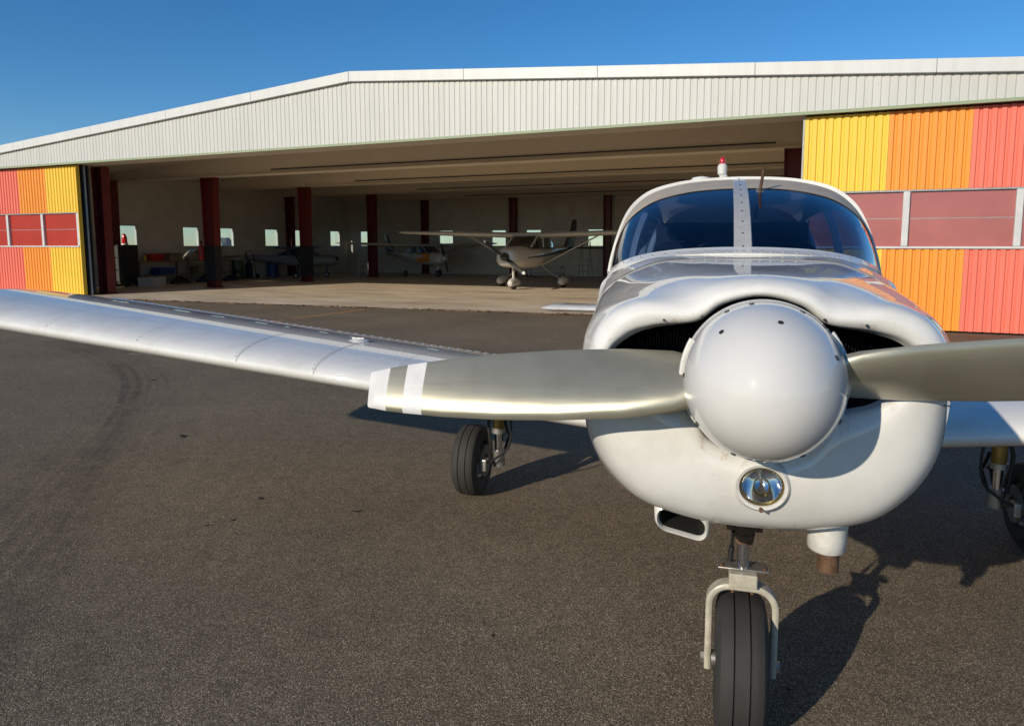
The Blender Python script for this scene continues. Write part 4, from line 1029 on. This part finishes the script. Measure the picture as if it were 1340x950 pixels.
    m = MB(); m.rings(slab([((-1.7, 6.35, 1.42), .75, .08, 'z'), ((0, 6.15, 1.42), 1.0, .08, 'z'), ((1.7, 6.35, 1.42), .75, .08, 'z')]), cap0=True, cap1=True); m.build('tailplane', M['c_dark'] if stripe else wing, P, angle=50)
    m = MB(); m.lathe([(.0, .16), (.06, .155), (.14, .12), (.20, .06), (.22, .005)], (0, .13, 1.14), (0, -1, 0), n=24); SPN = m.build('spinner', M['c_glass'] if stripe else body, P)
    for s in (0, 1):
        T = Matrix.Translation((0, .05, 1.14)) @ Matrix.Rotation(R(prop_rot + 180 * s), 4, 'Y'); m = MB()
        rows = []
        for r_, c, b in ((.10, .10, 40), (.3, .15, 30), (.6, .14, 20), (.84, .11, 15), (.845, .11, 15), (.94, .07, 14)):
            rows.append([tuple(T @ Vector((r_, math.cos(a) * c / 2 * math.sin(R(b)) + math.sin(a) * .012, math.cos(a) * c / 2 * math.cos(R(b))))) for a in np.linspace(0, 2 * math.pi, 10, endpoint=False)])
        m.rings(rows, cap1=True, mats=[M['black']] * 4 + [M['blade_white']]); m.build('blade', None, P)
    # nose inlets and landing light
    for s in (-1, 1):
        m = MB(); m.lathe([(0, .001), (0, .075), (.02, .085)], (s * .235, .185, 1.20), (0, -1, 0), n=16); m.build('air_inlet', M['dark'], FB)
    m = MB(); m.lathe([(0, .001), (.012, .06), (.02, .065)], (0, .18, .965), (0, -1, .1), n=16); m.build('landing_light', M['steel'], FB)
    return P
def HT(u, n, z=.024): return H2W(u, n, z)
high_wing('parked_aircraft', 'white high-wing aircraft with wheel fairings and black propeller standing in the hangar doorway', HT(10.9, 7.05), HROT, 1.0, M['c_white'], M['c_white'], M['c_glass'], M['c_white'], 36)
high_wing('parked_aircraft', 'small orange and white high-wing aircraft with dark blue cabin top deep in the hangar', HT(4.3, 14.8), HROT + R(62), .80, M['c_white'], M['c_orange'], M['c_blue'], M['c_white'], 75, pants=False, stripe=False)
high_wing('parked_aircraft', 'dull grey and navy light aircraft partly hidden behind the second freestanding red column', HT(-.6, 13.2), HROT + R(118), .72, M['c_grey'], M['c_grey'], M['c_blue'], M['c_blue'], 20, pants=False, stripe=False)

def rod_thing(name, label, cat, u, n, parts, rz=0.0, group=None):
    o = thing(name, label, cat, HT(u, n), HROT + rz, group)
    for pn, mb, mm in parts: mb.build(pn, mm, o, smooth=True, angle=30)
    return o
def B(lo, hi): return MB().box(lo, hi)
def Cc(a, b, r, r2=None): return MB().cyl(a, b, r, r2)
# workbench along the side wall
rod_thing('workbench', 'long wooden workbench with lower shelf against the side wall', 'workbench', -3.85, 7.0,
    [('bench_top', B((-.4, -2.4, .86), (.4, 2.4, .92)), M['wood']), ('shelf', B((-.36, -2.3, .32), (.36, 2.3, .35)), M['wood'])] + [('leg', B((x - .03, y - .03, 0), (x + .03, y + .03, .86)), M['wood']) for x in (-.34, .34) for y in (-2.3, 0, 2.3)])
bz = .92 + .024
def on_bench(name, label, cat, u, n, parts, z=bz, rz=0):
    o = thing(name, label, cat, H2W(u, n, z), HROT + rz)
    for pn, mb, mm in parts: mb.build(pn, mm, o, angle=30)
on_bench('toolbox', 'red metal toolbox on the workbench', 'toolbox', -3.75, 5.6, [('box', B((-.18, -.3, 0), (.18, .3, .22)), M['toolred']), ('lid', B((-.185, -.305, .222), (.185, .305, .28)), M['toolred']), ('handle', MB().tube([(0, -.12, .28), (0, -.1, .33), (0, .1, .33), (0, .12, .28)], .012), M['steel'])])
on_bench('cardboard_box', 'open cardboard box beside the toolbox on the workbench', 'box', -3.8, 6.5, [('box', B((-.2, -.3, 0), (.2, .3, .3)), M['cardboard']), ('flap', B((.202, -.3, .29), (.36, .3, .30)), M['cardboard']), ('flap', B((-.2, -.45, .29), (.2, -.302, .30)), M['cardboard'])])
cw = MB(); cw.rings([[(x, .45 * math.cos(a), .42 * math.sin(a)) for a in np.linspace(.15, math.pi - .15, 14)] for x in (-.25, 0, .25)] + [[(x, .43 * math.cos(a), .40 * math.sin(a)) for a in np.linspace(.15, math.pi - .15, 14)] for x in (.25, -.25)], closed=False)
on_bench('cowl_panel', 'curved white cowl panel laid on the workbench', 'panel', -3.75, 7.55, [('panel', cw, M['c_white']), ('edge_strip', MB().tube([(.25, .45 * math.cos(a), .42 * math.sin(a)) for a in np.linspace(.15, math.pi - .15, 14)], .012), M['steel'])])
on_bench('jerry_can', 'black jerry can at the end of the workbench', 'can', -3.75, 8.6, [('body', B((-.09, -.17, 0), (.09, .17, .36)), M['black']), ('handle', MB().tube([(0, -.1, .36), (0, -.08, .42), (0, .08, .42), (0, .1, .36)], .014), M['black']), ('cap', Cc((0, .13, .36), (0, .15, .41), .03), M['toolred'])])
on_bench('spray_bottle', 'small yellow bottle on the workbench next to the toolbox', 'bottle', -3.6, 5.05, [('body', MB().lathe([(0, .001), (0, .05), (.18, .05), (.22, .02), (.26, .02), (.26, .001)], (0, 0, 0), (0, 0, 1), n=14), M['yellowp']), ('nozzle', B((-.06, -.015, .262), (.03, .015, .30)), M['toolred'])])
def lump(u, n, r, name, label, mm):
    m = MB(); rn = random.Random(int(n * 100)); rows = []
    for i in range(9):
        ph = math.pi / 2 * i / 8
        rows.append([(math.cos(a) * r * .7 * math.cos(ph) * (1 + .15 * math.sin(3 * a + n)), math.sin(a) * r * 1.4 * math.cos(ph) * (1 + .12 * math.cos(2 * a)), r * .62 * math.sin(ph) * (1 + .15 * math.sin(2 * a + i)) + .002) for a in np.linspace(0, 2 * math.pi, 18, endpoint=False)])
    m.rings(rows, cap0=True); o = thing(name, label, 'bag', HT(u, n), HROT)
    m.build('bag', mm, o); MB().tube([(0, -r * .5, r * .55), (0, -r * .3, r * .8), (0, r * .3, r * .8), (0, r * .5, r * .55)], .02).build('strap', M['black'], o)
lump(-3.1, 6.2, .36, 'duffel_bag', 'black duffel bag slumped on the floor before the workbench', M['black'])
lump(-3.0, 7.5, .42, 'duffel_bag', 'large navy duffel bag on the floor before the workbench', M['navy'])
lump(-3.0, 8.7, .28, 'duffel_bag', 'small navy bag on the floor at the end of the workbench', M['navy'])
rod_thing('tool_cabinet', 'tall black tool cabinet beside the wall column near the left door', 'cabinet', -3.2, 3.9,
    [('body', B((-.3, -.3, .1), (.3, .3, 1.55)), M['blacksteel']), ('drawer', B((-.27, -.32, .2), (.27, -.302, .6)), M['door_edge']), ('drawer', B((-.27, -.32, .65), (.27, -.302, 1.05)), M['door_edge']), ('drawer', B((-.27, -.32, 1.1), (.27, -.302, 1.5)), M['door_edge'])] + [('castor', Cc((x, y, 0.0), (x, y, .1), .05), M['black']) for x in (-.24, .24) for y in (-.24, .24)])
o = thing('warning_lamp', 'red warning lamp standing on the black tool cabinet', 'lamp', H2W(-3.2, 3.9, 1.575), HROT)
MB().lathe([(0, .001), (0, .13), (.05, .12), (.05, .001)], (0, 0, 0), (0, 0, 1), n=20).build('base', M['c_white'], o); MB().lathe([(.05, .10), (.28, .09), (.40, .05), (.42, .001)], (0, 0, 0), (0, 0, 1), n=20).build('dome', M['red_lens'], o)
o = thing('fire_extinguisher', 'red fire extinguisher hung on the first freestanding red column', 'extinguisher', H2W(-.02, 4.5, 1.05), HROT)
MB().lathe([(0, .001), (0, .08), (.03, .09), (.45, .09), (.52, .05), (.56, .03), (.60, .03), (.60, .001)], (0, 0, 0), (0, 0, 1), n=20).build('cylinder', M['toolred'], o)
MB().tube([(.03, -.02, .57), (.10, -.06, .52), (.11, -.08, .30), (.10, -.08, .12)], .014).build('hose', M['black'], o); MB().box((-.05, -.025, .60), (.07, .025, .66)).build('valve', M['black'], o)
rod_thing('hand_trolley', 'dark two-wheeled hand trolley leaning by the side wall beyond the workbench', 'trolley', -3.9, 10.9,
    [('frame', MB().tube([(-.2, .1, 0.05), (-.2, -.05, 1.1), (-.15, -.08, 1.25), (.15, -.08, 1.25), (.2, -.05, 1.1), (.2, .1, .05)], .02), M['navy']), ('toe_plate', B((-.22, -.3, .02), (.22, .08, .035)), M['blacksteel']), ('load', MB().lathe([(0, .001), (0, .16), (.62, .16), (.72, .07), (.8, .05)], (0, -.14, .04), (0, 0, 1), n=18), M['navy'])] + [('wheel', MB().lathe([(-.03, .03), (-.03, .11), (.03, .11), (.03, .03)], (x, .12, .11), (1, 0, 0), n=18), M['black']) for x in (-.26, .26)])
def ladder(label, u, n, h, mm, rz=0):
    parts = []
    for x in (-.2, .2):
        parts.append(('rail', MB().cyl((x * 1.2, -.35, 0), (x, 0, h), .022, n=8), mm)); parts.append(('rail', MB().cyl((x * 1.2, .35, 0), (x, .02, h), .018, n=8), mm))
    k = 1
    while k * .28 < h:
        z = k * .28; y = -.35 * (1 - z / h); parts.append(('tread', B((-.22, y - .05, z - .012), (.22, y + .05, z + .012)), mm)); k += 1
    rod_thing('stepladder', label, 'stepladder', u, n, parts, rz)
ladder('pale aluminium stepladder by the back corner of the hangar', -1.0, 15.6, 1.5, M['frame_white'], R(40))
ladder('dull stepladder before the back wall behind the white aircraft', 10.3, 17.8, 1.7, M['greyst'])
rod_thing('wheeled_cart', 'low grey wheeled cart before the back wall behind the white aircraft', 'cart', 8.3, 17.6,
    [('deck', B((-.9, -.3, .45), (.9, .3, .5)), M['greyst']), ('lower_deck', B((-.9, -.3, .15), (.9, .3, .19)), M['greyst'])] + [('upright', B((x - .02, y - .02, .1), (x + .02, y + .02, .45)), M['greyst']) for x in (-.86, .86) for y in (-.27, .27)] + [('castor', MB().lathe([(-.02, .02), (-.02, .06), (.02, .06), (.02, .02)], (x, y, .06), (1, 0, 0), n=14), M['black']) for x in (-.86, .86) for y in (-.27, .27)])

def drum(name, label, u, n, mm, r=.28, h=.85):
    o = thing(name, label, 'drum', HT(u, n), HROT)
    MB().lathe([(0, .001), (0, r), (h * .33, r), (h * .335, r * 1.03), (h * .35, r), (h * .66, r), (h * .665, r * 1.03), (h * .68, r), (h, r), (h, r * .93), (h - .02, r * .92), (h - .02, .001)], (0, 0, 0), (0, 0, 1), n=28).build('body', mm, o, angle=30)
    MB().cyl((r * .5, 0, h - .02), (r * .5, 0, h + .02), .035).build('bung', M['steel'], o)
M['green'] = mat('drum_green', (.04, .09, .05), .5); M['bluep'] = mat('crate_blue', (.03, .07, .22), .5)
drum('oil_drum', 'green oil drum between the workbench and the hand trolley', -3.7, 9.85, M['green'])
drum('oil_drum', 'blue oil drum in the corner by the side wall window', -3.9, 12.3, M['bluep'])
def crate(label, u, n, z, mm, w_=.5, d_=.35, h=.28, rz=0):
    o = thing('crate', label, 'crate', H2W(u, n, z), HROT + rz)
    for nm, lo, hi in (('base', (-d_, -w_, 0), (d_, w_, .02)), ('side', (-d_, -w_, .021), (-d_ + .02, w_, h)), ('side', (d_ - .02, -w_, .021), (d_, w_, h)), ('end', (-d_ + .021, -w_, .021), (d_ - .021, -w_ + .02, h)), ('end', (-d_ + .021, w_ - .02, .021), (d_ - .021, w_, h))):
        MB().box(lo, hi).build(nm, mm, o, smooth=False)
crate('blue plastic crate on the lower shelf of the workbench', -3.8, 6.0, .024 + .351, M['bluep'], .35, .28)
crate('wooden crate on the lower shelf of the workbench', -3.8, 7.9, .024 + .351, M['wood'], .4, .28, .3)
crate('white plastic crate on the floor beside the tool cabinet', -2.5, 4.4, .024, M['c_white'], .4, .3, .34, .3)
o = thing('spare_wheel', 'spare aircraft wheel leaning against the end of the workbench', 'wheel', HT(-3.3, 9.42), HROT + R(20))
wheel(o, (0, 0, .2215), .443, .158)
on_bench('bench_vise', 'grey bench vise at the front edge of the workbench', 'vise', -3.5, 7.0, [('body', B((-.06, -.08, 0), (.06, .08, .14)), M['steel']), ('jaw', B((.08, -.09, .06), (.12, .09, .17)), M['steel']), ('screw', Cc((.06, 0, .07), (.26, 0, .07), .018), M['steel']), ('handle', Cc((.24, -.1, .07), (.24, .1, .07), .009), M['steel'])])
on_bench('air_duct', 'pale bent air duct lying on the workbench by the jerry can', 'duct', -3.8, 8.15, [('pipe', MB().tube([(-.1, -.2, .09), (.05, -.1, .09), (.1, .05, .09), (.05, .25, .1)], .085, n=14), M['frame_white']), ('clamp', MB().lathe([(-.012, .088), (-.012, .095), (.012, .095), (.012, .088)], (.05, .25, .1), (-.3, 1, .05), n=16), M['steel'])])
